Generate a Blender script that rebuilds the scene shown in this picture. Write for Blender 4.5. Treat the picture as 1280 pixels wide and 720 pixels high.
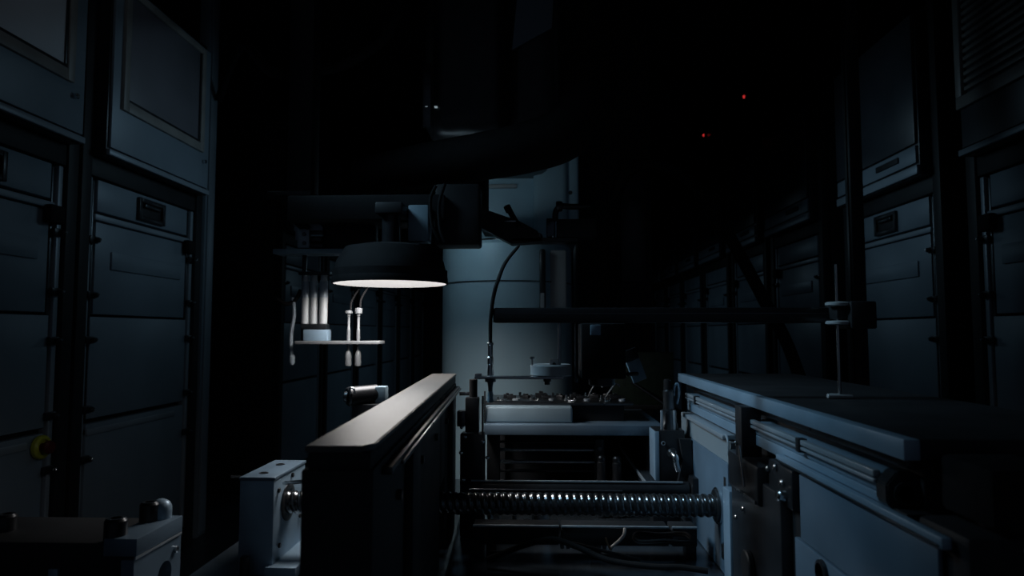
import bpy, bmesh, math, random
from mathutils import Vector, Matrix
for o in list(bpy.data.objects): bpy.data.objects.remove(o)
S = bpy.context.scene
COL = S.collection
random.seed(7)

# ------------------------------------------------------------------ camera
FPX, CAMZ = 850.0, 1.05
YAW, PITCH = math.atan(32/850), math.atan(55/850)
cd = bpy.data.cameras.new('camera'); cam = bpy.data.objects.new('camera', cd); COL.objects.link(cam)
cd.sensor_width = 36; cd.lens = 36*FPX/1280; cd.clip_start = 0.02; cd.clip_end = 60
cam.location = (0, 0, CAMZ); cam.rotation_euler = (math.pi/2+PITCH, 0, YAW)
cd.dof.use_dof = True; cd.dof.focus_distance = 1.35; cd.dof.aperture_fstop = 6.3
S.camera = cam
RM = cam.rotation_euler.to_matrix()
CP = Vector((0, 0, CAMZ))
def ray(px, py): return RM @ Vector(((px-640)/FPX, (360-py)/FPX, -1))
def P(px, py, Y):
    d = ray(px, py); return CP + d*(Y/d.y)

# ------------------------------------------------------------------ world, light, exposure
w = bpy.data.worlds.new('world'); S.world = w; w.use_nodes = True
bg = w.node_tree.nodes['Background']; bg.inputs[0].default_value = (0.55, 0.72, 1.0, 1); bg.inputs[1].default_value = 0.028
S.view_settings.view_transform = 'Standard'; S.view_settings.look = 'None'
S.view_settings.gamma = 1; S.view_settings.exposure = 0; S.view_settings.use_curve_mapping = False
def area(name, loc, target, size, power, color, size_y=None, spread=None):
    l = bpy.data.lights.new(name, 'AREA'); l.energy = power; l.color = color
    l.shape = 'RECTANGLE'; l.size = size; l.size_y = size_y or size
    if spread: l.spread = spread
    o = bpy.data.objects.new(name, l); COL.objects.link(o); o.location = loc
    o.rotation_euler = (Vector(target)-Vector(loc)).to_track_quat('-Z', 'Y').to_euler()
    return o
COOL = (0.48, 0.78, 1.0)
area('cabinet_fill_a', (-0.30, 3.15, 1.95), (-1.70, 2.95, 1.74), 0.35, 0.38, COOL, 0.25, math.radians(84))  # unseen fill without a fixture, added to brighten the left cabinets
area('cabinet_fill_b', (0.42, 3.45, 1.95), (1.70, 3.25, 1.68), 0.35, 0.36, COOL, 0.25, math.radians(84))  # same kind of added unseen fill, for the right cabinets
area('far_aisle_light', (0.0, 6.6, 1.95), (0.0, 6.6, 0), 0.5, 2.8, COOL, 1.0)
area('window_fill', (-0.7, 1.3, 3.35), (-1.70, 2.0, 2.2), 0.5, 0.10, (0.85, 0.92, 1.0), 0.5, math.radians(75))  # unseen fill, added to lift the left cabinet windows
area('conveyor_fill', (-0.95, 1.15, 1.95), (0.33, 1.25, 0.84), 0.30, 1.10, (0.46, 0.76, 1.0), 0.30, math.radians(50))  # added area light out of view, brightens the right conveyor's side faces

# ------------------------------------------------------------------ materials
MATS = {}
def mat(name, col, rough=0.5, metal=0.0, var=0.25, scale=12.0, bump=0.0, streak=(1, 1, 1), emit=None, es=0.0, spec=0.5, rv=0.08):
    m = bpy.data.materials.new(name); m.use_nodes = True; nt = m.node_tree; N = nt.nodes; L = nt.links
    b = N['Principled BSDF']
    b.inputs['Metallic'].default_value = metal; b.inputs['Specular IOR Level'].default_value = spec
    tc = N.new('ShaderNodeTexCoord'); mp = N.new('ShaderNodeMapping'); mp.inputs['Scale'].default_value = streak
    nz = N.new('ShaderNodeTexNoise'); nz.inputs['Scale'].default_value = scale; nz.inputs['Detail'].default_value = 5
    L.new(tc.outputs['Object'], mp.inputs['Vector']); L.new(mp.outputs['Vector'], nz.inputs['Vector'])
    cr = N.new('ShaderNodeValToRGB')
    cr.color_ramp.elements[0].position = 0.3; cr.color_ramp.elements[1].position = 0.7
    cr.color_ramp.elements[0].color = tuple(c*(1-var) for c in col)+(1,)
    cr.color_ramp.elements[1].color = tuple(min(1, c*(1+var)) for c in col)+(1,)
    L.new(nz.outputs['Fac'], cr.inputs['Fac']); L.new(cr.outputs['Color'], b.inputs['Base Color'])
    mr = N.new('ShaderNodeMapRange'); mr.inputs['To Min'].default_value = max(0.03, rough-rv); mr.inputs['To Max'].default_value = min(1, rough+rv)
    L.new(nz.outputs['Fac'], mr.inputs['Value']); L.new(mr.outputs['Result'], b.inputs['Roughness'])
    if bump:
        bp = N.new('ShaderNodeBump'); bp.inputs['Strength'].default_value = bump; bp.inputs['Distance'].default_value = 0.002
        L.new(nz.outputs['Fac'], bp.inputs['Height']); L.new(bp.outputs['Normal'], b.inputs['Normal'])
    if emit:
        b.inputs['Emission Color'].default_value = emit+(1,); b.inputs['Emission Strength'].default_value = es
    MATS[name] = m; return m
mat('black_paint', (0.018, 0.019, 0.021), 0.55, var=0.2, spec=0.3)
mat('dull_zinc', (0.20, 0.21, 0.22), 0.4, 0.2, var=0.06, scale=20)
mat('black_rubber', (0.012, 0.012, 0.013), 0.85, bump=0.2, scale=40, spec=0.15)
mat('black_metal', (0.030, 0.032, 0.036), 0.32, 0.4, scale=25)
mat('dark_steel', (0.10, 0.11, 0.12), 0.30, 0.9, scale=30)
mat('screw_steel', (0.14, 0.145, 0.15), 0.2, 0.9, scale=30)
mat('steel', (0.55, 0.58, 0.60), 0.22, 1.0, var=0.12, scale=30)
mat('panel_blue', (0.13, 0.195, 0.26), 0.42, 0.2, var=0.12, scale=14)
mat('pale_paint', (0.28, 0.33, 0.36), 0.42, 0.1, var=0.06, scale=14)
mat('brushed', (0.42, 0.48, 0.53), 0.34, 0.4, var=0.14, scale=60, streak=(1, 0.05, 1))
mat('plate_metal', (0.26, 0.37, 0.47), 0.40, 0.25, var=0.12, scale=14)
mat('cover_plate', (0.085, 0.084, 0.083), 0.37, 0.0, spec=0.26, var=0.03, scale=20, rv=0.01)
mat('panel_grey', (0.22, 0.27, 0.32), 0.42, 0.1, var=0.08, scale=4)
mat('panel_strip', (0.30, 0.35, 0.40), 0.40, 0.2, var=0.1, scale=4)
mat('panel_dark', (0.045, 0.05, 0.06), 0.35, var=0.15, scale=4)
mat('window_frame_paint', (0.27, 0.255, 0.24), 0.45, var=0.1)
mat('window_glass_dark', (0.15, 0.145, 0.165), 0.45, var=0.3, scale=1.6)
mat('window_glass_lit', (0.74, 0.74, 0.78), 0.45, var=0.12, scale=1.2)  # lighter glass colour stands in for a reflection and lit interior
mat('robot_white', (0.50, 0.72, 0.83), 0.38, var=0.04, scale=6)
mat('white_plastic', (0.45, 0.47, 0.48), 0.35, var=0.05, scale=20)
mat('nest_white', (0.23, 0.32, 0.38), 0.45, var=0.08, scale=20)
mat('yellow_plastic', (0.42, 0.42, 0.03), 0.4, var=0.1)
mat('red_plastic', (0.10, 0.012, 0.01), 0.35, var=0.1)
mat('bed_metal', (0.10, 0.13, 0.16), 0.24, 0.7, var=0.3, scale=8)
mat('floor_epoxy', (0.040, 0.046, 0.056), 0.35, var=0.3, scale=3)
mat('wall_paint', (0.035, 0.038, 0.044), 0.7, var=0.2, scale=2)
mat('ceiling_paint', (0.02, 0.021, 0.024), 0.8, var=0.2, scale=2)
mat('lamp_diffuser', (0.8, 0.8, 0.8), 0.5, var=0.02, emit=(1.0, 0.96, 0.94), es=19.0)
mat('lamp_lining', (0.05, 0.05, 0.05), 0.6, var=0.1)
mat('work_strip', (0.7, 0.8, 0.9), 0.5, emit=(0.6, 0.85, 1.0), es=16.0)
mat('red_led', (0.5, 0.02, 0.02), 0.4, emit=(1.0, 0.05, 0.05), es=0.5)
mat('white_led', (0.5, 0.5, 0.5), 0.4, emit=(0.7, 0.9, 1.0), es=0.25)
mat('green_board', (0.010, 0.022, 0.014), 0.5, var=0.4, scale=60)
mat('copper', (0.45, 0.30, 0.2), 0.3, 0.9)

# ------------------------------------------------------------------ mesh helpers
class MB:
    def __init__(s): s.bm = bmesh.new()
    def _new(s, verts, faces):
        vs = [s.bm.verts.new(v) for v in verts]
        fs = []
        for f in faces:
            try: fs.append(s.bm.faces.new([vs[i] for i in f]))
            except ValueError: pass
        return vs, fs
    def box(s, x0, x1, y0, y1, z0, z1, bev=0.0, M=None, seg=2):
        x0, x1 = sorted((x0, x1)); y0, y1 = sorted((y0, y1)); z0, z1 = sorted((z0, z1))
        t = bmesh.new()
        c = bmesh.ops.create_cube(t, size=1)['verts']
        for v in c:
            v.co = Vector(((x0+x1)/2+v.co.x*(x1-x0), (y0+y1)/2+v.co.y*(y1-y0), (z0+z1)/2+v.co.z*(z1-z0)))
        if bev > 0:
            bev = min(bev, 0.45*min(x1-x0, y1-y0, z1-z0))
            bmesh.ops.bevel(t, geom=list(t.edges), offset=bev, segments=seg, affect='EDGES', profile=0.5)
        s._merge(t, M); return s
    def _merge(s, t, M=None):
        t.verts.index_update()
        vs = [s.bm.verts.new((M @ v.co) if M else v.co) for v in t.verts]
        for f in t.faces:
            try: s.bm.faces.new([vs[v.index] for v in f.verts])
            except ValueError: pass
        t.free()
    def lathe(s, prof, o, axis, n=24, cap=True):
        o = Vector(o); a = Vector(axis).normalized()
        h = Vector((1, 0, 0)) if abs(a.x) < 0.9 else Vector((0, 1, 0))
        u = a.cross(h).normalized(); v = a.cross(u)
        vs = []; fs = []
        for r, t in prof:
            for k in range(n):
                q = 2*math.pi*k/n
                vs.append(o + a*t + (u*math.cos(q)+v*math.sin(q))*max(r, 1e-5))
        for i in range(len(prof)-1):
            for k in range(n):
                fs.append((i*n+k, i*n+(k+1) % n, (i+1)*n+(k+1) % n, (i+1)*n+k))
        if cap:
            fs.append(tuple(range(n-1, -1, -1))); fs.append(tuple(range((len(prof)-1)*n, len(prof)*n)))
        s._new(vs, fs); return s
    def cyl(s, p0, p1, r, n=20, r2=None, ch=0.0):
        p0 = Vector(p0); p1 = Vector(p1); L = (p1-p0).length; r2 = r if r2 is None else r2
        pr = [(r, 0), (r2, L)] if not ch else [(r-ch, 0), (r, ch), (r2, L-ch), (r2-ch, L)]
        return s.lathe(pr, p0, p1-p0, n)
    def tube(s, pts, r, n=10, sub=6):
        pts = [Vector(p) for p in pts]
        q = []
        for i in range(len(pts)-1):
            a = pts[max(i-1, 0)]; b = pts[i]; c = pts[i+1]; d = pts[min(i+2, len(pts)-1)]
            for k in range(sub):
                t = k/sub
                q.append(0.5*((2*b)+(c-a)*t+(2*a-5*b+4*c-d)*t*t+(3*b-a-3*c+d)*t**3))
        q.append(pts[-1])
        rr = r if isinstance(r, (list, tuple)) else [r]*len(pts)
        vs = []; fs = []; up = None
        for i, p in enumerate(q):
            t = (q[min(i+1, len(q)-1)]-q[max(i-1, 0)]).normalized()
            if up is None:
                up = t.orthogonal().normalized()
            else:
                up = (up - t*up.dot(t)).normalized()
            v = t.cross(up)
            fidx = i/sub; j = min(int(fidx), len(pts)-2); rad = rr[j]+(rr[j+1]-rr[j])*(fidx-j)
            for k in range(n):
                a = 2*math.pi*k/n; vs.append(p+(up*math.cos(a)+v*math.sin(a))*rad)
        m = len(q)
        for i in range(m-1):
            for k in range(n): fs.append((i*n+k, i*n+(k+1) % n, (i+1)*n+(k+1) % n, (i+1)*n+k))
        fs.append(tuple(range(n-1, -1, -1))); fs.append(tuple(range((m-1)*n, m*n)))
        s._new(vs, fs); return s
    def prism(s, poly, axis, a0, a1):
        # poly in the two other axes, cyclic order; axis 'x','y','z'
        def mk(p, t):
            return {'x': (t, p[0], p[1]), 'y': (p[0], t, p[1]), 'z': (p[0], p[1], t)}[axis]
        n = len(poly)
        vs = [mk(p, a0) for p in poly]+[mk(p, a1) for p in poly]
        fs = [tuple(range(n-1, -1, -1)), tuple(range(n, 2*n))]+[(i, (i+1) % n, n+(i+1) % n, n+i) for i in range(n)]
        s._new(vs, fs); return s
    def ringplate(s, x0, x1, z0, z1, cx, cz, r, ya, yb, axis='y', n=24):
        # rectangular plate with a round hole through it; plate plane = the other two axes
        def pt(a, b, t): return {'y': (a, t, b), 'x': (t, a, b), 'z': (a, b, t)}[axis]
        inner = []; outer = []
        for k in range(n):
            q = 2*math.pi*k/n; c, sn = math.cos(q), math.sin(q)
            inner.append((cx+r*c, cz+r*sn))
            tx = ((x1-cx)/c if c > 0 else (x0-cx)/c) if abs(c) > 1e-6 else 1e9
            tz = ((z1-cz)/sn if sn > 0 else (z0-cz)/sn) if abs(sn) > 1e-6 else 1e9
            t = min(tx, tz); outer.append((cx+t*c, cz+t*sn))
        vs = [pt(*p, ya) for p in inner]+[pt(*p, ya) for p in outer]+[pt(*p, yb) for p in inner]+[pt(*p, yb) for p in outer]
        fs = []
        for k in range(n):
            j = (k+1) % n
            fs += [(k, j, n+j, n+k), (2*n+k, 3*n+k, 3*n+j, 2*n+j), (k, 2*n+k, 2*n+j, j), (n+k, n+j, 3*n+j, 3*n+k)]
        s._new(vs, fs); return s
    def build(s, name, material, parent=None, local=False, kind=None):
        bmesh.ops.recalc_face_normals(s.bm, faces=list(s.bm.faces))
        me = bpy.data.meshes.new(name)
        if parent is not None:
            if not local: bmesh.ops.translate(s.bm, verts=list(s.bm.verts), vec=-Vector(origin(parent)))
            loc = None
        else:
            xs = [v.co for v in s.bm.verts]
            lo = Vector((min(v.x for v in xs), min(v.y for v in xs), min(v.z for v in xs)))
            hi = Vector((max(v.x for v in xs), max(v.y for v in xs), max(v.z for v in xs)))
            loc = Vector(((lo.x+hi.x)/2, (lo.y+hi.y)/2, lo.z))
            bmesh.ops.translate(s.bm, verts=list(s.bm.verts), vec=-loc)
        s.bm.to_mesh(me); s.bm.free()
        me.materials.append(MATS[material])
        me.polygons.foreach_set('use_smooth', [True]*len(me.polygons)); me.set_sharp_from_angle(angle=math.radians(32))
        o = bpy.data.objects.new(name, me); COL.objects.link(o)
        if parent is not None: o.parent = parent
        else: o.location = loc
        if kind: o['kind'] = kind
        return o
def origin(o):
    v = Vector(o.location)
    while o.parent: o = o.parent; v = v+Vector(o.location)
    return v
def tag(o, label, cat, group=None):
    o['label'] = label; o['category'] = cat
    if group: o['group'] = group
    return o
def thing(name, label, cat, loc, rz=0, group=None):
    o = bpy.data.objects.new(name, None); COL.objects.link(o); o.location = loc; o.rotation_euler = (0, 0, rz); o.empty_display_size = 0.05
    return tag(o, label, cat, group)
def copy_tree(o, parent=None):
    c = o.copy(); COL.objects.link(c)
    if parent is not None: c.parent = parent
    for ch in list(o.children): copy_tree(ch, c)
    return c

# ------------------------------------------------------------------ room
XW, YB, ZC = 2.45, 10.8, 3.5
MB().box(-XW, XW, -1.5, YB, -0.1, 0).build('floor', 'floor_epoxy', kind='structure')
MB().box(-XW, XW, -1.5, YB, ZC, ZC+0.1).build('ceiling', 'ceiling_paint', kind='structure')
MB().box(-XW-0.1, -XW, -1.5, YB, 0, ZC).build('wall_left', 'wall_paint', kind='structure')
MB().box(XW, XW+0.1, -1.5, YB, 0, ZC).build('wall_right', 'wall_paint', kind='structure')
MB().box(-XW, XW, YB, YB+0.1, 0, ZC).build('wall_back', 'wall_paint', kind='structure')

# ------------------------------------------------------------------ cabinets along both sides
XC = 1.70
def cabinet(side, y0, label, style, far=False, estop=False, group=None):
    t = thing('equipment_cabinet', label, 'cabinet', (side*XC, y0, 0), group=group)
    W = 0.90
    def B(mb, u0, u1, o0, o1, z0, z1, bev=0.003):
        # u along the row, o = how far it stands out towards the aisle
        return mb.box(-side*o0, -side*o1, u0, u1, z0, z1, bev)
    def part(name, m, par, *boxes, bev=0.003):
        mb = MB()
        for b in boxes: B(mb, *b, bev=bev)
        return mb.build(name, m, par, local=True)
    part('body', 'black_paint', t, (0.0, W, -0.62, -0.03, 0.02, 2.50))
    for a, b in ((0, 0.055), (W-0.055, W)):
        part('frame_post', 'black_paint', t, (a, b, -0.03, 0.02, 0.02, 2.50))
    part('frame_rail', 'black_paint', t, (0.055, W-0.055, -0.03, 0.012, 1.645, 1.72))
    part('plinth', 'black_paint', t, (0.055, W-0.055, -0.03, 0.0, 0.0, 0.11))
    # upper unit, proud of the frame
    zt = 2.44
    ub = part('upper_unit', 'black_metal', t, (0.06, W-0.06, -0.03, 0.066, 1.72, zt))
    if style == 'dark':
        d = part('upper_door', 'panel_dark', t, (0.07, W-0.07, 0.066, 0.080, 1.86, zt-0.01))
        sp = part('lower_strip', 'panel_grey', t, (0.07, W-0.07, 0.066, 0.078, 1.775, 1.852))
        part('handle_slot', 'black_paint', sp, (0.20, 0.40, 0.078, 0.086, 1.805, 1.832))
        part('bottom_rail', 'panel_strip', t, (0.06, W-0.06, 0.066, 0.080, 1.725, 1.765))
    elif style == 'vent':
        d = part('upper_door', 'panel_dark', t, (0.07, W-0.07, 0.066, 0.072, 1.752, zt-0.005))
        part('door_rim', 'window_frame_paint', d, (0.07, W-0.07, 0.072, 0.090, 1.90, 1.945), (W-0.105, W-0.07, 0.072, 0.090, 1.945, zt-0.01))
        for k in range(16): part('vent_slat', 'window_frame_paint', d, (0.09, W-0.12, 0.072, 0.088, 1.96+k*0.029, 1.974+k*0.029), bev=0.002)
        part('bottom_rail', 'panel_strip', t, (0.06, W-0.06, 0.066, 0.082, 1.722, 1.745))
    else:
        pane = 'window_glass_lit' if style == 'pale' else 'window_glass_dark'
        d = part('upper_door', 'panel_grey', t, (0.07, W-0.07, 0.066, 0.078, 1.752, zt-0.005))
        z0, z1 = 1.915, zt-0.02
        u0, u1 = 0.12, 0.76
        fr = part('window_frame', 'window_frame_paint', d, (u0, u0+0.035, 0.076, 0.092, z0, z1), (u1-0.035, u1, 0.076, 0.092, z0, z1),
                  (u0+0.035, u1-0.035, 0.076, 0.092, z0, z0+0.04), (u0+0.035, u1-0.035, 0.076, 0.092, z1-0.03, z1))
        part('window_bead', 'black_metal', d, (u0+0.035, u1-0.035, 0.076, 0.087, z0+0.04, z0+0.052), (u1-0.045, u1-0.035, 0.076, 0.087, z0+0.052, z1-0.03), bev=0.001)
        part('window_pane', pane, d, (u0+0.03, u1-0.03, 0.074, 0.081, z0+0.03, z1-0.02), bev=0.001)
        part('bottom_rail', 'panel_strip', t, (0.06, W-0.06, 0.066, 0.082, 1.722, 1.745))
        k = MB(); k.cyl((-side*0.078, 0.775, 1.875), (-side*0.096, 0.775, 1.875), 0.010, 12, ch=0.003); k.build('door_knob', 'steel', d, local=True)
    # hinge strips each side of the lower doors
    for a, s_ in ((0.06, 1), (W-0.06, -1)):
        part('side_strip', 'panel_strip', t, (a, a+s_*0.022, -0.03, 0.006, 0.12, 1.64))
        part('hinge_rod', 'dark_steel', t, (a+s_*0.034, a+s_*0.046, -0.03, 0.0, 0.72, 1.63), bev=0.002)
    # top drawer front with a flush pull
    tp = part('top_panel', 'panel_grey', t, (0.116, W-0.116, -0.03, 0.004, 1.515, 1.638))
    if not far:
        ph = part('pull_handle', 'black_metal', tp, (0.37, 0.39, 0.004, 0.020, 1.525, 1.622), (0.55, 0.57, 0.004, 0.020, 1.525, 1.622),
                  (0.39, 0.55, 0.004, 0.020, 1.525, 1.545), (0.39, 0.55, 0.004, 0.020, 1.602, 1.622))
        part('pull_recess', 'black_paint', tp, (0.385, 0.555, 0.002, 0.007, 1.54, 1.607), bev=0.001)
        part('pull_grip', 'dark_steel', tp, (0.41, 0.53, 0.007, 0.022, 1.583, 1.600), bev=0.004)
    part('cross_rail', 'panel_strip', t, (0.10, W-0.10, -0.03, 0.010, 1.480, 1.503))
    dr = part('door', 'panel_grey', t, (0.116, W-0.116, -0.03, 0.002, 1.118, 1.474))
    part('raised_plate', 'panel_grey', dr, (0.21, 0.73, 0.002, 0.010, 1.297, 1.368), bev=0.002)
    kb = MB(); B(kb, 0.745, 0.815, 0.004, 0.040, 1.425, 1.490, 0.010); kb.build('corner_block', 'black_rubber', t, local=True)
    def catch(par, u, z):
        c = MB(); B(c, u-0.024, u+0.024, 0.004, 0.020, z-0.014, z+0.014, 0.004)
        c.cyl((-side*0.018, u+0.008, z), (-side*0.036, u+0.008, z), 0.010, 10, ch=0.003)
        c.build('catch', 'black_metal', par, local=True)
        c = MB(); c.cyl((-side*0.036, u+0.008, z+0.002), (-side*0.040, u+0.008, z+0.002), 0.005, 8, ch=0.001); c.build('catch_screw', 'steel', par, local=True)
    for u in (0.085, 0.815):
        for z in ((1.40, 1.19) if not far else (1.38,)): catch(t, u, z)
    mp_ = part('middle_panel', 'panel_grey', t, (0.10, W-0.10, -0.03, 0.004, 0.722, 1.108))
    lp = part('lower_panel', 'panel_grey', t, (0.10, W-0.10, -0.03, 0.004, 0.125, 0.702))
    if not far:
        part('middle_rail', 'panel_strip', t, (0.10, W-0.18, -0.03, 0.010, 0.660, 0.684))
        for u in (0.085, 0.815):
            for z in (0.76, 0.575, 1.02): catch(t, u, z)
    if estop:
        e = MB(); e.lathe([(0.036, 0), (0.040, 0.004), (0.040, 0.016), (0.034, 0.022), (0.026, 0.022), (0.026, 0.012)], (-side*0.006, 0.775, 0.66), (-side, 0, 0), 28)
        eb = e.build('emergency_stop', 'yellow_plastic', t, local=True)
        e = MB(); e.lathe([(0.014, 0), (0.014, 0.016), (0.021, 0.020), (0.023, 0.030), (0.019, 0.037), (0.0, 0.039)], (-side*0.016, 0.775, 0.66), (-side, 0, 0), 24)
        e.build('stop_button', 'red_plastic', eb, local=True)
    return t
cabinet(-1, 1.50, 'grey cabinet with a yellow emergency stop and a pale framed window', 'pale', estop=True)
cabinet(-1, 2.42, 'blue-grey cabinet with dark window beside the one with the yellow stop button', 'dim')
gl = 'cabinets receding behind the dome lamp'; gr = 'cabinets receding behind the clamp stand'
ordl = ['first', 'second', 'third', 'fourth', 'fifth', 'sixth', 'seventh']
for i in range(6):
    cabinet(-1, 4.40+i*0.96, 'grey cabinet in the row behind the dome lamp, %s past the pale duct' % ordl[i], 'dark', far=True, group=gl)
cabinet(1, 1.80, 'grey cabinet opposite the yellow stop button, beside the dark drive housing', 'vent')
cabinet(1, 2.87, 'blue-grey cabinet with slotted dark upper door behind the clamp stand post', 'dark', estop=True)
for i in range(6):
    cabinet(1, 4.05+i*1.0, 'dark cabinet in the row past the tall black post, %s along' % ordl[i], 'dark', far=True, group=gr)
# pale duct standing in the gap of the left row
t = thing('cable_duct', 'narrow pale vertical duct in the gap of the cabinet row', 'duct', (-1.78, 3.52, 0))
MB().box(-1.80, -1.74, 3.47, 3.57, 0.0, 3.2, 0.006).build('channel', 'panel_grey', t)
MB().box(-1.74, -1.732, 3.485, 3.555, 0.02, 3.18, 0.003).build('cover', 'panel_strip', t)
# tall black post on the right, in front of the cabinets
t = thing('frame_column', 'tall black column in front of the slotted dark cabinet door', 'column', (1.26, 2.72, 0))
MB().box(1.235, 1.285, 2.70, 2.75, 0.012, 3.4, 0.004).build('profile', 'black_paint', t)
MB().box(1.19, 1.33, 2.655, 2.795, 0, 0.012, 0.003).build('foot_plate', 'black_metal', t)
MB().box(1.231, 1.235, 2.718, 2.732, 0.1, 3.3).build('slot_strip', 'black_metal', t)

# overhead tray with two red indicator lamps
t = thing('cable_tray', 'dark overhead cable tray carrying two red indicator lamps', 'tray', (1.72, 5.0, 2.86))
mb = MB(); mb.box(1.60, 1.62, 2.6, 10.5, 2.86, 2.96); mb.box(1.82, 1.84, 2.6, 10.5, 2.86, 2.96); mb.box(1.62, 1.82, 2.6, 10.5, 2.86, 2.87); mb.build('trough', 'black_metal', t)
for yy in (3.4, 5.4, 7.4, 9.4):
    MB().cyl((1.61, yy, 2.955), (1.61, yy, 3.5), 0.006, 8).cyl((1.83, yy, 2.955), (1.83, yy, 3.5), 0.006, 8).build('hanger_rod', 'black_metal', t)
for px, py in ((932, 121), (881, 169)):
    d = ray(px, py); q = CP+d*(1.592/d.x)
    mb = MB(); mb.box(1.584, 1.60, q.y-0.02, q.y+0.02, 2.88, q.z+0.02, 0.003); h = mb.build('lamp_holder', 'black_metal', t)
    mb = MB(); mb.lathe([(0.012, 0), (0.012, 0.006), (0.007, 0.012), (0, 0.014)], (1.584, q.y, q.z), (-1, 0, 0), 14); mb.build('indicator_lamp', 'red_led', t)

# ------------------------------------------------------------------ machine bed
t = thing('machine_bed', 'dark polished machine bed under the lead screw', 'machine base', (0.05, 1.4, 0))
MB().box(-0.62, 0.80, 0.70, 2.02, 0.585, 0.62, 0.004).build('bed_plate', 'bed_metal', t)
MB().box(-0.58, 0.76, 0.74, 1.98, 0.06, 0.585, 0.004).build('base_cabinet', 'black_paint', t)
for x in (-0.5, 0.68):
    for y in (0.82, 1.90): MB().cyl((x, y, 0), (x, y, 0.06), 0.03, 16, r2=0.02).build('levelling_foot', 'black_metal', t)

# ------------------------------------------------------------------ left conveyor with pale cover plate
ang = math.atan(0.050/1.04)
t = thing('conveyor_rail', 'black conveyor side rail topped by a long pale grey cover plate', 'conveyor', (-0.1755, 0.60, 0.62), ang)
z = 0.33
cp = MB(); W2 = 0.0295
cp.prism([(-W2, 0.0), (W2-0.008, 0.0), (W2, 0.014), (W2, 1.045), (-W2, 1.045)], 'z', z-0.006, z)
bmesh.ops.bevel(cp.bm, geom=list(cp.bm.edges), offset=0.001, segments=2, affect='EDGES')
cp.build('cover_plate', 'cover_plate', t, local=True)
MB().box(-0.028, 0.028, 0.003, 1.04, z-0.022, z-0.006, 0.002).build('belt_guide', 'black_paint', t, local=True)
for ya, yb_, za_ in ((0.006, 0.63, 0.012), (0.63, 0.73, 0.150), (0.73, 1.03, 0.012)):
    MB().box(-0.034, 0.030, ya, yb_, za_, z-0.022, 0.002).build('side_frame', 'black_paint', t, local=True)
mb = MB(); mb.box(0.030, 0.040, 0.05, 1.02, z-0.036, z-0.028, 0.002); mb.build('edge_rail', 'black_metal', t, local=True)
mb = MB(); mb.box(0.040, 0.044, 0.10, 1.00, z-0.035, z-0.031, 0.001); mb.build('wear_strip', 'dark_steel', t, local=True)
for yy in (0.14, 0.34, 0.54, 0.74, 0.93):
    mb = MB(); mb.cyl((0.030, yy, z-0.075), (0.036, yy, z-0.075), 0.006, 12, ch=0.001); mb.build('bolt', 'black_metal', t, local=True)
for yy in (0.20, 0.80):
    MB().box(0.030, 0.040, yy, yy+0.07, 0.012, z-0.04, 0.002).build('stiffener', 'black_paint', t, local=True)
MB().box(-0.05, 0.045, 0.0, 1.04, 0.0, 0.012, 0.002).build('foot_plate', 'black_metal', t, local=True)
mb = MB(); mb.box(0.046, 0.070, 0.905, 0.912, z-0.040, z-0.032, 0.001); mb.build('stop_tab', 'steel', t, local=True)

SY, SZ, SR = 1.28, 0.733, 0.0208
# ------------------------------------------------------------------ bearing block of the screw
t = thing('bearing_block', 'tall aluminium bearing block carrying the short end of the screw', 'bearing block', (-0.50, 1.28, 0.62))
bx0, bx1, by0, by1, bz = -0.531, -0.468, 1.212, 1.375, 0.792
mb = MB(); mb.box(bx0, bx1-0.001, by0, by1, 0.6205, bz-0.006, 0.002); mb.build('block', 'plate_metal', t)
mb = MB(); mb.box(bx0-0.001, bx1+0.001, by0-0.001, by1+0.001, bz-0.006, bz, 0.0015); tp = mb.build('top_cap', 'panel_blue', t)
for yy in (by0+0.035, by0+0.115):
    mb = MB(); mb.lathe([(0.0085, 0), (0.0085, 0.0012), (0.0055, 0.0012), (0.0055, 0.0004)], (-0.502, yy, bz), (0, 0, 1), 18); mb.build('bolt_hole', 'black_metal', tp)
mb = MB(); mb.box(bx1-0.012, bx1+0.045, by0-0.012, by1+0.01, 0.62, 0.6395, 0.002); mb.build('foot_flange', 'plate_metal', t)
mb = MB(); mb.lathe([(0.034, 0), (0.034, 0.002), (0.030, 0.003), (0.024, 0.003)], (bx1, SY, SZ), (1, 0, 0), 28, cap=False); mb.build('bearing_ring', 'black_metal', t)
for yy, zz in ((1.24, 0.665), (1.30, 0.778), (1.345, 0.69), (1.232, 0.765)):
    mb = MB(); mb.cyl((bx1-0.001, yy, zz), (bx1+0.003, yy, zz), 0.0045, 12, ch=0.001); mb.build('side_screw', 'black_metal', t)
mb = MB(); mb.cyl((bx0+0.02, by0-0.018, 0.62), (bx0+0.02, by0-0.018, 0.660), 0.008, 14, ch=0.002); mb.build('locating_pin', 'black_metal', t)
mb = MB(); mb.box(bx0-0.030, bx0, by0+0.03, by0+0.034, bz-0.008, bz-0.004); mb.build('side_wire', 'steel', t)
# bracket reaching from the block to the conveyor
t = thing('link_bracket', 'bright bent rod bracket between bearing block and black conveyor rail', 'bracket', (-0.42, 1.25, 0.74))
q0 = Vector((-0.4640, 1.245, 0.775)); q1 = P(407, 600, 1.19); q2 = P(385, 617, 1.13)
MB().tube([q0, q0.lerp(q1, .5), q1], 0.0034, 10, 4).build('rod', 'steel', t)
MB().tube([q1, q1.lerp(q2, .5), q2], 0.0050, 10, 4).build('bent_arm', 'brushed', t)
q3 = P(407, 615, 1.18); q4 = P(390, 627, 1.13)
MB().tube([q3, q3.lerp(q4, .5), q4], 0.0055, 10, 4).build('lower_arm', 'brushed', t)

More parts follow.
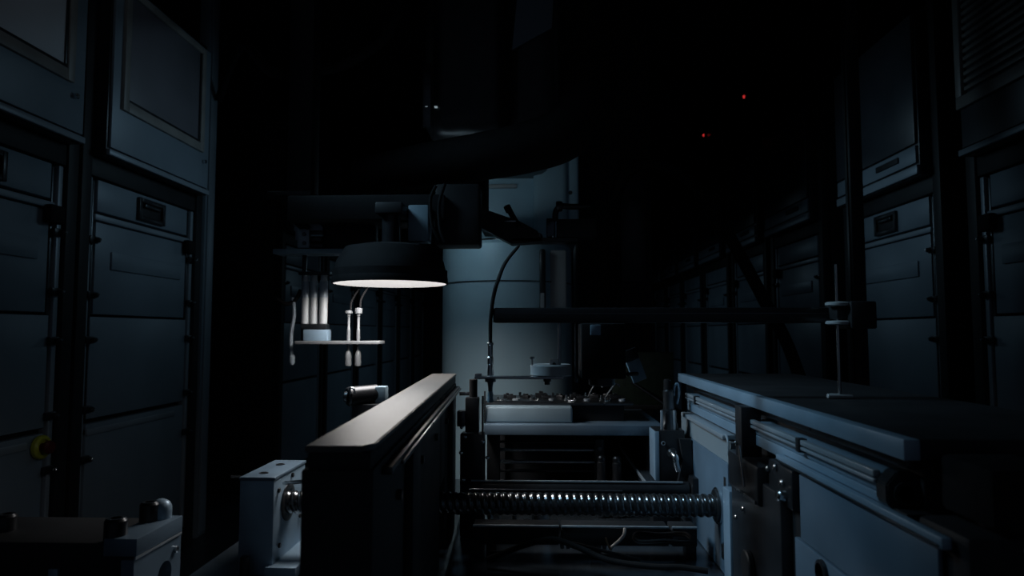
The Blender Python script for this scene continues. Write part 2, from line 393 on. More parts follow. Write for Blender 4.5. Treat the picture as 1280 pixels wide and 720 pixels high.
# ------------------------------------------------------------------ lead screw
t = thing('lead_screw', 'long dark threaded lead screw running between the two rails', 'lead screw', (-0.07, SY, SZ-SR))
X0, X1, PT = -0.4675, 0.3265, 0.0131
mb = MB(); ns = int((X1-X0)/PT*10); nr = 28; vs = []; fs = []
for i in range(ns+1):
    x = X0+(X1-X0)*i/ns
    for k in range(nr):
        a = 2*math.pi*k/nr
        ph = (x/PT - k/nr) % 1.0
        d = 0.0026*max(0, 1-abs(ph-0.5)/0.32)**0.8
        vs.append((x, SY+(SR-d)*math.cos(a), SZ+(SR-d)*math.sin(a)))
for i in range(ns):
    for k in range(nr): fs.append((i*nr+k, i*nr+(k+1) % nr, (i+1)*nr+(k+1) % nr, (i+1)*nr+k))
mb._new(vs, fs)
so = mb.build('threaded_shaft', 'screw_steel', t)
mb = MB(); mb.lathe([(0.029, 0), (0.029, 0.004), (0.0235, 0.005)], (0.3265, SY, SZ), (-1, 0, 0), 28); mb.build('end_collar', 'dark_steel', t)
# round shaft behind the screw
t = thing('guide_shaft', 'smooth black round guide shaft just above and behind the lead screw', 'shaft', (0.1, 1.45, 0.70))
mb = MB(); mb.cyl((-0.135, 1.455, 0.722), (0.316, 1.455, 0.722), 0.0165, 24, ch=0.003); mb.build('shaft', 'black_metal', t)
mb = MB(); mb.box(0.316, 0.330, 1.43, 1.48, 0.69, 0.75, 0.003); mb.build('shaft_clamp', 'black_metal', t)
mb = MB(); mb.box(-0.14, 0.300, 1.443, 1.447, 0.7375, 0.7405); mb.build('shaft_highlight', 'brushed', t)  # pale strip stands in for the highlight along the shaft
o = MB(); o.cyl((-0.132, 1.318, 0.7500), (0.16, 1.318, 0.7500), 0.0016, 8); tag(o.build('thin_rod', 'steel'), 'thin straight silver rod lying just above the lead screw', 'rod')

# cable duct under the screw, three segments
t = thing('cross_beam', 'low dark cross beam in three segments below the lead screw', 'beam', (0.1, 1.33, 0.62))
for xa, xb in ((P(592, 650, 1.33).x, P(698.5, 650, 1.33).x), (P(701.5, 650, 1.33).x, P(834, 650, 1.33).x), (P(838, 650, 1.33).x, P(869, 650, 1.33).x)):
    s_ = MB().box(xa, xb, 1.315, 1.365, 0.648, 0.682, 0.002).build('duct_segment', 'black_paint', t)
    MB().box(xa, xb, 1.313, 1.3175, 0.681, 0.6850, 0.0008).build('duct_lid', 'brushed', s_)
for k in range(9):
    x = P(700+k*7.5, 670, 1.33).x
    MB().box(x, x+0.007, 1.318, 1.36, 0.640, 0.648, 0.001).build('rack_tooth', 'dark_steel', t)
for x in (-0.10, 0.10, 0.28): MB().box(x, x+0.02, 1.33, 1.36, 0.62, 0.648, 0.001).build('beam_foot', 'black_metal', t)

# cables and tubes over the bed
def onbed(pts, r): return [Vector((p.x, p.y, max(p.z, 0.6205+r))) for p in pts]
c = MB(); c.tube(onbed([P(608, 700, 1.27), P(622, 694, 1.27), P(655, 682, 1.26), P(690, 674, 1.25), P(722, 684, 1.24), P(760, 700, 1.22), P(812, 708, 1.2), P(850, 709, 1.19), P(885, 714, 1.18)], 0.0056), 0.0052, 10)
tag(c.build('power_cable', 'black_rubber'), 'thick black cable looping across the machine bed', 'cable')
c = MB(); c.tube([P(612, 690, 1.29), P(640, 688, 1.29), P(676, 676, 1.285), P(716, 679, 1.28), P(752, 688, 1.27), P(800, 700, 1.27)], 0.0030, 8)
tag(c.build('signal_cable', 'black_rubber'), 'thin black cable lying behind the thick one on the bed', 'cable')
c = MB(); c.tube([P(764, 685, 1.29), P(769, 680, 1.29), P(775, 675, 1.285), P(780, 668, 1.285), P(781, 661, 1.30)], 0.0030, 10)
tag(c.build('air_tube', 'white_plastic'), 'short curved white air tube below the cross beam', 'tube')
c = MB()
ce = P(828, 674, 1.28)
for k in range(2):
    pts = [ce+Vector((0.052*math.cos(a), 0.03*math.sin(a), 0.004*k+0.003*math.sin(3*a))) for a in [i*math.pi/6 for i in range(13)]]
    c.tube(pts, 0.0026, 8, 3)
tag(c.build('cable_coil', 'black_rubber'), 'loose coil of thin black cable under the cross beam', 'cable')
c = MB(); c.tube([P(757, 672, 1.29), P(760, 681, 1.29), P(764, 688, 1.29)], 0.0016, 8)
tag(c.build('red_wire', 'copper'), 'short reddish wire end beside the white air tube', 'wire')

# blue-lit posts below the duct, left
for i, (px, wd, lab) in enumerate(((676, 0.020, 'wide steel pillar standing on the bed below the cross beam'), (613, 0.006, 'slim steel pin standing on the bed beside the black conveyor rail'), (643, 0.005, 'thin dark spacer post between the steel pin and the wide pillar'))):
    q = P(px, 700, 1.52)
    mb = MB(); mb.cyl((q.x, 1.52, 0.62), (q.x, 1.52, 0.705), wd, 20, ch=0.001)
    tag(mb.build('support_post', 'steel' if i < 2 else 'dark_steel'), lab, 'post')

# ------------------------------------------------------------------ right conveyor
t = thing('conveyor', 'long aluminium conveyor frame with stacked rails and blue-grey side plates', 'conveyor', (0.42, 1.1, 0.62))
mb = MB(); mb.box(0.330, 0.345, 0.635, 1.625, 0.934, 0.953, 0.0012); mb.build('edge_bar', 'plate_metal', t)
mb = MB(); mb.box(0.345, 0.60, 0.640, 1.625, 0.934, 0.9525, 0.001); mb.build('top_plate', 'black_paint', t)
mb = MB(); mb.box(0.360, 0.58, 0.66, 1.60, 0.62, 0.934, 0.002); mb.build('core_frame', 'black_paint', t)
mb = MB(); mb.box(0.345, 0.360, 0.66, 1.60, 0.922, 0.934, 0.001); mb.build('shadow_ledge', 'dark_steel', t)
# slotted rail under the top plate
mb = MB(); mb.box(0.336, 0.360, 0.690, 1.555, 0.893, 0.912, 0.0012); r1 = mb.build('upper_rail', 'plate_metal', t)
mb = MB(); mb.box(0.328, 0.3355, 0.690, 1.540, 0.9085, 0.9150, 0.001); mb.box(0.328, 0.336, 0.690, 1.540, 0.9025, 0.9065, 0.001); mb.build('rail_lip', 'brushed', r1)
mb = MB(); mb.box(0.336, 0.360, 0.690, 1.555, 0.876, 0.892, 0.001); mb.build('rail_web', 'plate_metal', t)
for yy in (1.44, 0.875):
    mb = MB(); mb.box(0.3262, 0.337, yy, yy+0.012, 0.899, 0.9165, 0.001); mb.build('rail_joint', 'black_metal', r1)
# octagonal end cap of the rail
oc = []
for k in range(8):
    a = math.pi/8+k*math.pi/4; oc.append((0.3475+0.0225*math.cos(a)*0.85, 0.897+0.0225*math.sin(a)))
mb = MB(); mb.prism(oc, 'y', 0.668, 0.689); bmesh.ops.bevel(mb.bm, geom=list(mb.bm.edges), offset=0.0015, segments=2, affect='EDGES'); ec = mb.build('end_cap', 'dark_steel', t)
mb = MB(); mb.lathe([(0.012, 0), (0.012, 0.003), (0.008, 0.003), (0.008, -0.001)], (0.3475, 0.668, 0.897), (0, -1, 0), 20); mb.build('cap_socket', 'black_paint', ec)
# far pair: rail above the pale plate
mb = MB(); mb.box(0.322, 0.360, 1.215, 1.560, 0.862, 0.8705, 0.0015); mb.build('lower_rail', 'brushed', t)
mb = MB(); mb.tube([(0.329, 1.215, 0.870), (0.327, 1.205, 0.868), (0.327, 1.198, 0.860), (0.327, 1.196, 0.850), (0.327, 1.198, 0.838)], 0.0022, 8, 4); mb.build('rail_hook', 'brushed', t)
mb = MB(); mb.prism([(1.212, 0.822), (1.600, 0.822), (1.600, 0.860), (1.195, 0.860)], 'x', 0.331, 0.360); mb.build('pale_plate', 'pale_paint', t)
mb = MB(); mb.box(0.329, 0.360, 1.212, 1.610, 0.622, 0.8215, 0.0015); sp = mb.build('bearing_plate', 'panel_blue', t)
mb = MB(); mb.lathe([(0.033, 0), (0.033, 0.003), (0.028, 0.003)], (0.329, SY, SZ), (-1, 0, 0), 28, cap=False); mb.build('bearing_ring', 'steel', sp)
mb = MB(); mb.box(0.3284, 0.330, 1.224, 1.237, 0.66, 0.795); mb.build('plate_slot', 'black_paint', sp)
mb = MB(); mb.box(0.322, 0.329, 1.226, 1.240, 0.652, 0.680, 0.004); mb.build('slot_catch', 'steel', sp)
mb = MB(); mb.box(0.318, 0.334, 1.165, 1.205, 0.62, 0.785, 0.002); mb.build('edge_plate', 'plate_metal', t)
# vertical black bracket with a silver pin
mb = MB(); mb.box(0.314, 0.345, 1.075, 1.108, 0.842, 0.934, 0.0015); bk = mb.build('hanger_bracket', 'black_paint', t)
mb = MB(); mb.cyl((0.308, 1.068, 0.876), (0.306, 1.04, 0.820), 0.0022, 10); mb.build('bracket_pin', 'steel', bk)
mb = MB(); mb.cyl((0.314, 1.10, 0.875), (0.310, 1.10, 0.875), 0.004, 10, ch=0.0008); mb.build('bracket_screw', 'steel', bk)
# dark mechanism in front of the core
mb = MB(); mb.box(0.320, 0.360, 0.93, 1.160, 0.62, 0.835, 0.004); mb.box(0.312, 0.36, 1.0, 1.15, 0.80, 0.858, 0.006); mb.box(0.325, 0.36, 0.90, 0.99, 0.82, 0.872, 0.004); mech = mb.build('drive_unit', 'black_metal', t)
mb = MB(); mb.cyl((0.3195, 1.06, 0.70), (0.310, 1.06, 0.70), 0.022, 24, ch=0.002); mb.build('pulley', 'black_paint', mech)
for yy, zz in ((1.14, 0.812), (1.118, 0.80), (1.09, 0.775), (1.13, 0.752), (0.985, 0.858), (0.955, 0.866), (0.93, 0.85)):
    mb = MB(); mb.lathe([(0.0045, 0), (0.0045, 0.003), (0.003, 0.004), (0.0, 0.0042)], (0.3195 if yy > 1 else 0.3245, yy, zz), (-1, 0, 0.3), 12); mb.build('unit_screw', 'steel', mech)
mb = MB(); mb.lathe([(0.008, 0), (0.008, 0.008), (0.006, 0.010), (0, 0.0105)], (0.3245, 0.925, 0.834), (-1, 0, 0.2), 14); mb.build('pivot_cap', 'steel', mech)
mb = MB(); mb.box(0.3105, 0.3125, 1.005, 1.075, 0.803, 0.808); mb.build('unit_edge', 'dark_steel', mech)
# lower bright rail and side panels
mb = MB(); mb.box(0.326, 0.335, 0.575, 0.960, 0.8735, 0.8835, 0.0018); lr = mb.build('side_rail', 'plate_metal', t)
mb = MB(); mb.box(0.324, 0.3265, 0.578, 0.957, 0.8755, 0.8775, 0.0005); mb.build('rail_groove', 'dark_steel', lr)
mb = MB(); mb.box(0.331, 0.3355, 0.590, 0.890, 0.790, 0.870, 0.0012); mb.build('side_panel', 'panel_blue', t)
mb = MB(); mb.box(0.329, 0.336, 0.640, 0.905, 0.700, 0.788, 0.0015); pl = mb.build('access_panel', 'panel_blue', t)
mb = MB(); mb.box(0.336, 0.360, 0.645, 0.955, 0.701, 0.884, 0.001); mb.build('panel_backing', 'black_paint', t)
mb = MB(); mb.lathe([(0.015, 0), (0.015, 0.004), (0.011, 0.005), (0.011, -0.002)], (0.329, 0.818, 0.772), (-1, 0, 0), 24); mb.build('cable_grommet', 'black_metal', pl)
mb = MB(); mb.box(0.338, 0.360, 0.640, 0.94, 0.62, 0.70, 0.002); mb.build('lower_skirt', 'black_paint', t)

# drive housing at the near end
t = thing('drive_motor', 'bulky black motor housing at the near end of the aluminium frame', 'motor', (0.42, 0.62, 0.62))
mb = MB(); mb.box(0.338, 0.455, 0.560, 0.634, 0.62, 0.888, 0.006); mb.build('gearbox', 'black_paint', t)
mb = MB(); mb.box(0.358, 0.425, 0.560, 0.632, 0.893, 0.942, 0.006); mo = mb.build('terminal_box', 'black_rubber', t)
mb = MB(); mb.cyl((0.39, 0.596, 0.885), (0.39, 0.596, 0.896), 0.02, 20); mb.build('neck', 'black_metal', t)
for k in range(6):
    mb = MB(); mb.box(0.345+k*0.016, 0.349+k*0.016, 0.553, 0.561, 0.66, 0.86, 0.001); mb.build('cooling_fin', 'black_metal', t)
mb = MB(); mb.lathe([(0.005, 0), (0.005, 0.003), (0.003, 0.004), (0, 0.0042)], (0.385, 0.560, 0.878), (-0.2, -1, 0.3), 12); mb.build('cover_screw', 'steel', t)

# ------------------------------------------------------------------ clamp stand with cross beam, black sensor head and tool
BY = 1.04
pz = 0.953
t = thing('clamp_stand', 'slim silver post with white collars clamping a long dark beam', 'stand', (0.456, 1.0, pz))
fx = P(1050, 500, 1.02).x
mb = MB(); mb.cyl((fx-0.018, 1.02, pz+0.0035), (fx+0.018, 1.02, pz+0.0035), 0.0036, 14, ch=0.0008); mb.build('foot', 'white_plastic', t)
mb = MB(); mb.cyl((fx, 1.02, pz+0.005), (fx, 1.02, 1.150), 0.0024, 12); mb.build('post', 'steel', t)
for py in (380, 403.5):
    q = P(1049, py, 1.02); mb = MB(); mb.lathe([(0.014, -0.0030), (0.0165, -0.0015), (0.0165, 0.0015), (0.014, 0.0030)], (fx, 1.02, q.z), (0, 0, 1), 20); mb.build('collar', 'white_plastic', t)
a = P(1061, 377, 1.02); b = P(1089, 411, 1.02)
mb = MB(); mb.box(fx-0.004, b.x, 1.013, 1.06, 1.0685, 1.089, 0.003); mb.box(a.x-0.006, b.x, 1.0, 1.055, b.z, a.z, 0.003); mb.build('clamp_block', 'black_paint', t)
t = thing('tool_beam', 'long straight black beam held by the clamp stand', 'beam', (0.2, BY, 1.0))
a = P(618, 387, BY); b = P(1058, 405, BY)
zb0, zb1 = P(830, 403.5, BY).z, P(830, 384.5, BY).z
mb = MB(); mb.box(a.x, fx-0.003, BY, BY+0.022, zb0, zb1, 0.0015); mb.build('bar', 'black_metal', t)
mb = MB(); mb.box(a.x, fx-0.005, BY-0.0012, BY+0.001, zb0+0.0135, zb0+0.0150); mb.build('bar_groove', 'dark_steel', t)
mb = MB(); mb.box(a.x-0.002, a.x, BY+0.001, BY+0.021, zb0+0.001, zb1-0.001, 0.0005); mb.build('end_cap', 'black_rubber', t)

# black vision unit hanging from the beam
t = thing('camera_head', 'matt black box-shaped camera head hanging below the dark beam', 'camera', (0.1, BY, 0.97))
a = P(726, 404, BY-0.02); b = P(783, 474, BY-0.02)
mb = MB(); mb.box(a.x, b.x, BY-0.02, BY+0.045, b.z, a.z, 0.003); mb.box(a.x+0.012, b.x-0.012, BY-0.012, BY+0.03, a.z, zb0, 0.001); hd = mb.build('housing', 'black_rubber', t)
mb = MB(); mb.lathe([(0.020, 0), (0.020, 0.010), (0.017, 0.012), (0.015, 0.006)], ((a.x+b.x)/2, BY+0.01, b.z), (0, 0, -1), 24); mb.build('lens', 'black_metal', hd)
mb = MB(); mb.box(P(738, 407, BY-0.022).x, P(751, 407, BY-0.022).x, BY-0.0225, BY-0.019, P(744, 419, BY-0.02).z, P(744, 406, BY-0.02).z, 0.001); mb.build('rating_plate', 'plate_metal', hd)
# pale hinged plate at its side
Mx = Matrix.Translation(P(795, 462, 1.10)) @ Matrix.Rotation(math.radians(-20), 4, 'Y') @ Matrix.Rotation(math.radians(20), 4, 'Z')
mb = MB(); mb.box(-0.0125, 0.0125, -0.002, 0.002, -0.019, 0.016, 0.0015, M=Mx); pp = mb.build('reflector_plate', 'nest_white', t)
mb = MB(); mb.cyl(P(784, 468, 1.07), P(797, 467, 1.085), 0.0032, 12, ch=0.0008); mb.build('plate_pivot', 'black_paint', t)
mb = MB(); mb.box(-0.0125, 0.0125, -0.0025, 0.0025, 0.016, 0.034, 0.0015, M=Mx); mb.build('plate_arm', 'black_metal', t)

# tool carrier: thin bar, white puck, rod
TY = 1.05
t = thing('pick_tool', 'thin steel arm with a round white puck hung by a rod from the beam', 'tool', (0.02, TY, 0.96))
a = P(594, 470, TY); b = P(704, 473.5, TY)
mb = MB(); mb.box(a.x, b.x, TY-0.012, TY+0.012, b.z, a.z, 0.0008); mb.build('arm_bar', 'steel', t)
c0 = P(689, 471, TY); rr = (P(715, 471, TY).x-P(663, 471, TY).x)/2; zt = P(689, 456.5, TY).z
mb = MB(); mb.lathe([(rr-0.002, 0), (rr, 0.002), (rr, zt-c0.z-0.002), (rr-0.002, zt-c0.z)], (c0.x, TY+0.01, a.z), (0, 0, 1), 36); mb.build('puck', 'white_plastic', t)
a2 = P(687, 450, TY); b2 = P(698, 457, TY)
mb = MB(); mb.box(a2.x, b2.x, TY-0.008, TY+0.006, zt, P(690, 449, TY).z, 0.001); cb = mb.build('clamp', 'white_plastic', t)
mb = MB(); mb.cyl((P(692.5, 454, TY).x, TY-0.0085, P(692, 455, TY).z), (P(692.5, 454, TY).x, TY-0.006, P(692, 455, TY).z), 0.0028, 12); mb.build('clamp_hole', 'black_paint', cb)
xr = P(699.5, 430, TY).x
mb = MB(); mb.cyl((xr, TY, zt), (xr, TY, zb0), 0.0024, 12); mb.build('hanging_rod', 'brushed', t)
xs = P(665.5, 450, TY).x
mb = MB(); mb.cyl((xs, TY, zt-0.001), (xs, TY, zt+0.009), 0.0014, 10); mb.lathe([(0.0034, 0), (0.0040, 0.001), (0.0040, 0.003), (0.003, 0.004)], (xs, TY, zt+0.009), (0, 0, 1), 14); mb.build('thumb_screw', 'steel', t)
q = P(684, 477, TY)
mb = MB(); mb.cyl((q.x, TY, b.z), (q.x, TY, b.z-0.004), 0.0062, 14); mb.cyl((q.x, TY, b.z-0.004), (q.x, TY, b.z-0.009), 0.0042, 14); mb.build('arm_nut', 'black_metal', t)
xw = P(720, 440, TY+0.01).x
mb = MB(); mb.cyl((xw, TY+0.012, P(720, 473, TY).z), (xw, TY+0.012, zb0), 0.0020, 10); mb.cyl((xw, TY+0.012, P(720, 479, TY).z), (xw, TY+0.012, P(720, 473, TY).z), 0.0030, 10); mb.build('sensor_rod', 'dark_steel', t)

# suction nozzle with its hose
t = thing('suction_nozzle', 'slender stepped nozzle through the thin arm with a black hose', 'nozzle', (P(613, 470, TY).x, TY, 0.945))
nx = P(613, 470, TY).x
def zz(py): return P(613, py, TY).z
mb = MB(); mb.lathe([(0.0036, zz(428)), (0.0048, zz(429)), (0.0048, zz(431)), (0.0038, zz(432)), (0.0038, zz(446)), (0.0046, zz(447)), (0.0046, zz(455)), (0.0036, zz(456)), (0.0050, zz(466)), (0.0050, zz(469.5))][::-1], (nx, TY, 0), (0, 0, 1), 20); mb.build('barrel', 'steel', t)
mb = MB(); mb.lathe([(0.0034, zz(489)), (0.0036, zz(484)), (0.0044, zz(480)), (0.0044, zz(478)), (0.0085, zz(477)), (0.0085, zz(474)), (0.0035, zz(473.6))], (nx, TY, 0), (0, 0, 1), 20); mb.build('lock_nut', 'dark_steel', t)
mb = MB(); mb.lathe([(0.0044, zz(503)), (0.0052, zz(501)), (0.0040, zz(497)), (0.0046, zz(494)), (0.0036, zz(489))], (nx, TY, 0), (0, 0, 1), 20); mb.build('suction_tip', 'nest_white', t)
mb = MB(); mb.tube([(nx, TY, zz(429)), P(613, 410, TY), P(614, 392, TY-0.006), P(617, 370, TY-0.006), P(622, 352, TY), P(632, 328, 1.12), P(648, 308, 1.3)], 0.0030, 10); mb.build('hose', 'black_rubber', t)
mb = MB(); mb.box(P(594, 468, TY).x, P(602, 468, TY).x, TY-0.008, TY+0.008, a.z, P(600, 467, TY).z, 0.001); mb.build('arm_tab', 'steel', t)

# ------------------------------------------------------------------ work table in the middle
t = thing('work_table', 'blue-grey steel work table spanning between both conveyors', 'table', (0.08, 1.8, 0.62))
a = P(605, 531, 1.6); b = P(830, 545, 1.6)
tz = a.z
mb = MB(); mb.box(a.x, b.x, 1.60, 2.00, b.z, tz, 0.0015); mb.build('table_top', 'panel_blue', t)
for x0 in (a.x+0.004, b.x-0.034):
    for y0 in (1.64, 1.93): MB().box(x0, x0+0.03, y0, y0+0.03, 0.62 if x0 < 0.1 else 0.724, b.z, 0.002).build('leg', 'black_paint', t)
MB().box(a.x+0.002, b.x-0.002, 1.972, 1.980, 0.62, b.z, 0.001).build('under_table_shade', 'black_paint', t)  # added black sheet, stands for the darkness under the table
for py, r in ((562, 0.0045), (577, 0.005), (588, 0.004), (552, 0.003)):
    q = P(624, py, 1.75); q2_ = P(745, py, 1.75)
    mb = MB(); mb.cyl((q.x, 1.75, q.z), (q2_.x, 1.75, q.z), r, 16, ch=0.001)
    tag(mb.build('tie_rod', 'steel' if py in (562, 577) else 'black_metal'), {562: 'upper polished tie rod under the work table', 577: 'lower polished tie rod under the work table', 588: 'lowest dark tie rod under the work table', 552: 'thin dark tie rod right under the table top'}[py], 'rod')
for px, lab in ((618, 'dark end bracket of the tie rods next to the black conveyor rail'), (749, 'dark end bracket of the tie rods next to the long slide rail')):
    q0 = P(px-6, 552, 1.75); q1 = P(px+6, 596, 1.75)
    t2 = thing('rod_bracket', lab, 'bracket', ((q0.x+q1.x)/2, 1.75, 0.62))
    MB().box(q0.x, q1.x, 1.735, 1.765, 0.62, P(px, 548, 1.75).z, 0.002).build('upright', 'black_metal', t2)
    mb = MB(); mb.cyl(((q0.x+q1.x)/2, 1.735, P(px, 560, 1.75).z), ((q0.x+q1.x)/2, 1.730, P(px, 560, 1.75).z), 0.006, 12, ch=0.001); mb.build('bracket_bolt', 'steel', t2)
# long slide rail running into depth under the table
t = thing('slide_rail', 'flat dark slide rail running into depth under the table', 'rail', (0.27, 1.7, 0.62))
mb = MB(); mb.box(0.235, 0.326, 1.48, 1.97, 0.704, 0.724, 0.001); mb.build('rail_plate', 'bed_metal', t)
mb = MB(); mb.box(0.2325, 0.236, 1.48, 1.97, 0.718, 0.7255, 0.0006); mb.build('rail_edge', 'brushed', t)
for y in (1.52, 1.9): MB().box(0.25, 0.31, y, y+0.04, 0.62, 0.704, 0.002).build('rail_stand', 'black_metal', t)
# small clamp items near the rail
for px, py, lab in ((752, 577, 'small knurled stop with a bright tip beside the slide rail'), (771, 578, 'short grey stop roller beside the slide rail')):
    q = P(px, py, 1.62)
    t2 = thing('stop_pin', lab, 'stop pin', (q.x, 1.62, 0.62))
    MB().cyl((q.x, 1.62, 0.62), (q.x, 1.62, q.z), 0.011, 16, ch=0.002).build('pin_body', 'black_metal', t2)
    mb = MB(); mb.lathe([(0.009, 0), (0.010, 0.003), (0.010, 0.010), (0.007, 0.014), (0, 0.0145)], (q.x, 1.62, q.z), (0, 0, 1), 16); mb.build('pin_head', 'dark_steel', t2)

# white block and nest plate with loose components
ax = P(606, 530, 1.63).x; bx_ = P(716, 530, 1.63).x; bh = P(650, 505, 1.63).z
t = thing('nest_block', 'pale blue-white fixture block standing on the work table', 'fixture', ((ax+bx_)/2, 1.75, tz))
mb = MB(); mb.box(ax, bx_, 1.632, 1.86, tz, bh-0.006, 0.006, seg=3); mb.build('block', 'nest_white', t)
mb = MB(); mb.box(ax-0.002, ax+0.002, 1.628, 1.632, tz, bh+0.03, 0.0005); mb.build('corner_pin', 'black_metal', t)
nzp = bh
nx1 = P(792, 500, 1.66).x
t = thing('nest_plate', 'thin dark plate carrying a row of loose shiny parts', 'plate', ((ax+nx1)/2, 1.75, tz))
mb = MB(); mb.box(ax, nx1, 1.66, 1.86, nzp-0.006, nzp, 0.001); mb.build('tray', 'dark_steel', t)
mb = MB(); mb.box(bx_+0.004, nx1-0.02, 1.68, 1.84, tz, nzp-0.006, 0.003); mb.build('plinth', 'black_paint', t)
mb = MB(); mb.prism([(1.66, nzp), (1.672, nzp), (1.672, nzp+0.004), (1.66, nzp+0.004)], 'x', ax, bx_-0.05); mb.build('tray_lip', 'dark_steel', t)
def comp(kind, x, y, rz, s):
    M = Matrix.Translation((x, y, nzp)) @ Matrix.Rotation(rz, 4, 'Z')
    mb = MB()
    if kind == 'clip':
        mb.box(-0.009*s, 0.009*s, -0.004, 0.004, 0, 0.004, 0.001, M=M); mb.box(-0.009*s, -0.006*s, -0.004, 0.004, 0.004, 0.011, 0.001, M=M); mb.box(0.005*s, 0.009*s, -0.003, 0.003, 0.004, 0.008, 0.001, M=M)
        return mb.build('metal_clip', 'steel')
    if kind == 'screw':
        mb.lathe([(0.0055*s, 0), (0.0055*s, 0.004), (0.0025*s, 0.0045), (0.0025*s, 0.012), (0.0015*s, 0.013)], (x, y, nzp), (0, 0, 1), 12)
        return mb.build('loose_screw', 'steel')
    if kind == 'ring':
        mb.lathe([(0.004*s, 0), (0.009*s, 0), (0.009*s, 0.005), (0.004*s, 0.005), (0.004*s, 0)], (x, y, nzp), (0, 0, 1), 18, cap=False)
        return mb.build('metal_ring', 'brushed')
    mb.box(-0.012*s, 0.012*s, -0.007, 0.007, 0, 0.009*s, 0.0015, M=M); mb.box(-0.004*s, 0.004*s, -0.005, 0.005, 0.009*s, 0.013*s, 0.001, M=M)
    return mb.build('connector_part', 'black_metal')
ORD = ['first', 'second', 'third', 'fourth', 'fifth', 'sixth', 'seventh', 'eighth', 'ninth', 'tenth', 'eleventh', 'twelfth', 'thirteenth', 'fourteenth', 'fifteenth', 'sixteenth', 'seventeenth', 'eighteenth', 'nineteenth', 'twentieth']
ORD += ['twenty-'+w_ for w_ in ORD[:9]]
LAB = {'clip': ('bent shiny clip', 'clip'), 'screw': ('upright silver screw', 'screw'),
       'ring': ('flat silver ring', 'ring'), 'conn': ('small black connector', 'connector')}
GRP = {'clip': 'metal clips on the nest plate', 'screw': 'screws on the nest plate', 'ring': 'rings on the nest plate', 'conn': 'connectors on the nest plate'}
n = 25
for i in range(n):
    x = ax+0.034+(nx1-ax-0.055)*i/(n-1)
    kind = ['clip', 'conn', 'ring', 'conn', 'screw', 'clip', 'conn'][(i*3) % 7]
    o = comp(kind, x, 1.69+0.022*((i*5) % 7), random.uniform(-0.8, 0.8), random.uniform(0.8, 1.25))
    tag(o, '%s, %s loose part along the nest plate from the nozzle end' % (LAB[kind][0], ORD[i]), LAB[kind][1], GRP[kind])
# wires on the right of the plate
for pts, lab in (([(735, 496), (741, 484), (748, 476), (753, 484)], 'bright bowed wire standing on the nest plate under the camera head'),
                 ([(757, 497), (764, 486), (770, 480), (775, 483)], 'thicker silver wire loop at the far end of the nest plate')):
    c = MB(); c.tube([P(x, y, 1.72) for x, y in pts], 0.0022, 8); tag(c.build('bent_wire', 'steel'), lab, 'wire')
# tilted green tinted guard panel behind
t = thing('guard_panel', 'dark greenish guard panel leaning behind the camera head', 'panel', (0.27, 1.93, tz))
mb = MB(); q0 = P(765, 470, 1.95); q1 = P(842, 470, 1.95); mb.box(q0.x, q1.x, 1.945, 1.953, tz+0.002, P(800, 440, 1.95).z, 0.002); mb.build('panel', 'green_board', t)
mb = MB(); mb.box(q0.x, q1.x, 1.94, 1.958, tz, tz+0.012, 0.002); mb.build('clamp_strip', 'black_metal', t)
mb = MB(); mb.cyl(P(845, 515, 1.90), P(790, 478, 1.94), 0.004, 10); mb.build('stay', 'dark_steel', t)

# ------------------------------------------------------------------ actuator block on the right with cylinder
AY = 1.49
t = thing('actuator', 'dark valve block with stepped silver cylinder beside the pale side plate', 'actuator', (0.3, AY, 0.62))
a = P(819, 538, AY); b = P(858, 601, AY)
mb = MB(); mb.box(a.x, b.x-0.002, AY, AY+0.07, b.z, a.z, 0.002); bl = mb.build('valve_block', 'black_metal', t)
mb = MB(); mb.box(a.x-0.0015, a.x+0.008, AY-0.0015, AY+0.07, b.z, a.z-0.002, 0.001); mb.build('side_cover', 'plate_metal', bl)
mb = MB(); mb.box(a.x+0.01, b.x-0.01, AY+0.01, AY+0.06, 0.724, b.z, 0.002); mb.build('stand', 'black_metal', t)
cx = P(836, 520, AY+0.03).x
def za(py): return P(836, py, AY+0.03).z
mb = MB(); mb.lathe([(0.0185, za(538)), (0.0185, za(530)), (0.0165, za(528)), (0.0165, za(513)), (0.012, za(511)), (0.012, za(489)), (0.0095, za(487))], (cx, AY+0.03, 0), (0, 0, 1), 24); mb.build('cylinder', 'dark_steel', t)
mb = MB(); mb.lathe([(0.0085, za(489)), (0.0085, za(476)), (0.007, za(474))], (cx-0.002, AY+0.03, 0), (0, 0, 1), 18); mb.build('rod_cap', 'black_rubber', t)
mb = MB()
for px in (826, 842): mb.box(P(px, 520, AY+0.01).x, P(px+2.5, 520, AY+0.01).x, AY+0.010, AY+0.016, za(536), za(512), 0.0006)
mb.build('guide_bar', 'brushed', t)
mb = MB(); mb.tube([P(846, 505, AY+0.03), P(849, 490, AY+0.03), P(847, 480, AY+0.03), P(843, 483, AY+0.03), P(842, 495, AY+0.03)], 0.0028, 8); mb.build('air_hose', 'plate_metal', t)
q = P(840, 566, AY)
mb = MB(); mb.lathe([(0.0105, 0), (0.0105, 0.006), (0.0080, 0.008), (0.0080, 0.016), (0.005, 0.018)], (q.x, AY, q.z), (0, -1, 0), 20); ft = mb.build('elbow_fitting', 'dark_steel', t)
mb = MB(); mb.tube([(q.x, AY-0.014, q.z), (q.x+0.003, AY-0.022, q.z-0.006), (q.x+0.004, AY-0.022, q.z-0.018), (q.x+0.009, AY-0.020, q.z-0.034)], [0.007, 0.0075, 0.007, 0.006], 12); mb.build('fitting_leg', 'steel', t)
mb = MB(); mb.lathe([(0.0045, 0), (0.0045, 0.003), (0.003, 0.003), (0.003, -0.001)], (P(829, 554, AY).x, AY, P(829, 554, AY).z), (0, -1, 0), 14); mb.build('port', 'brushed', bl)
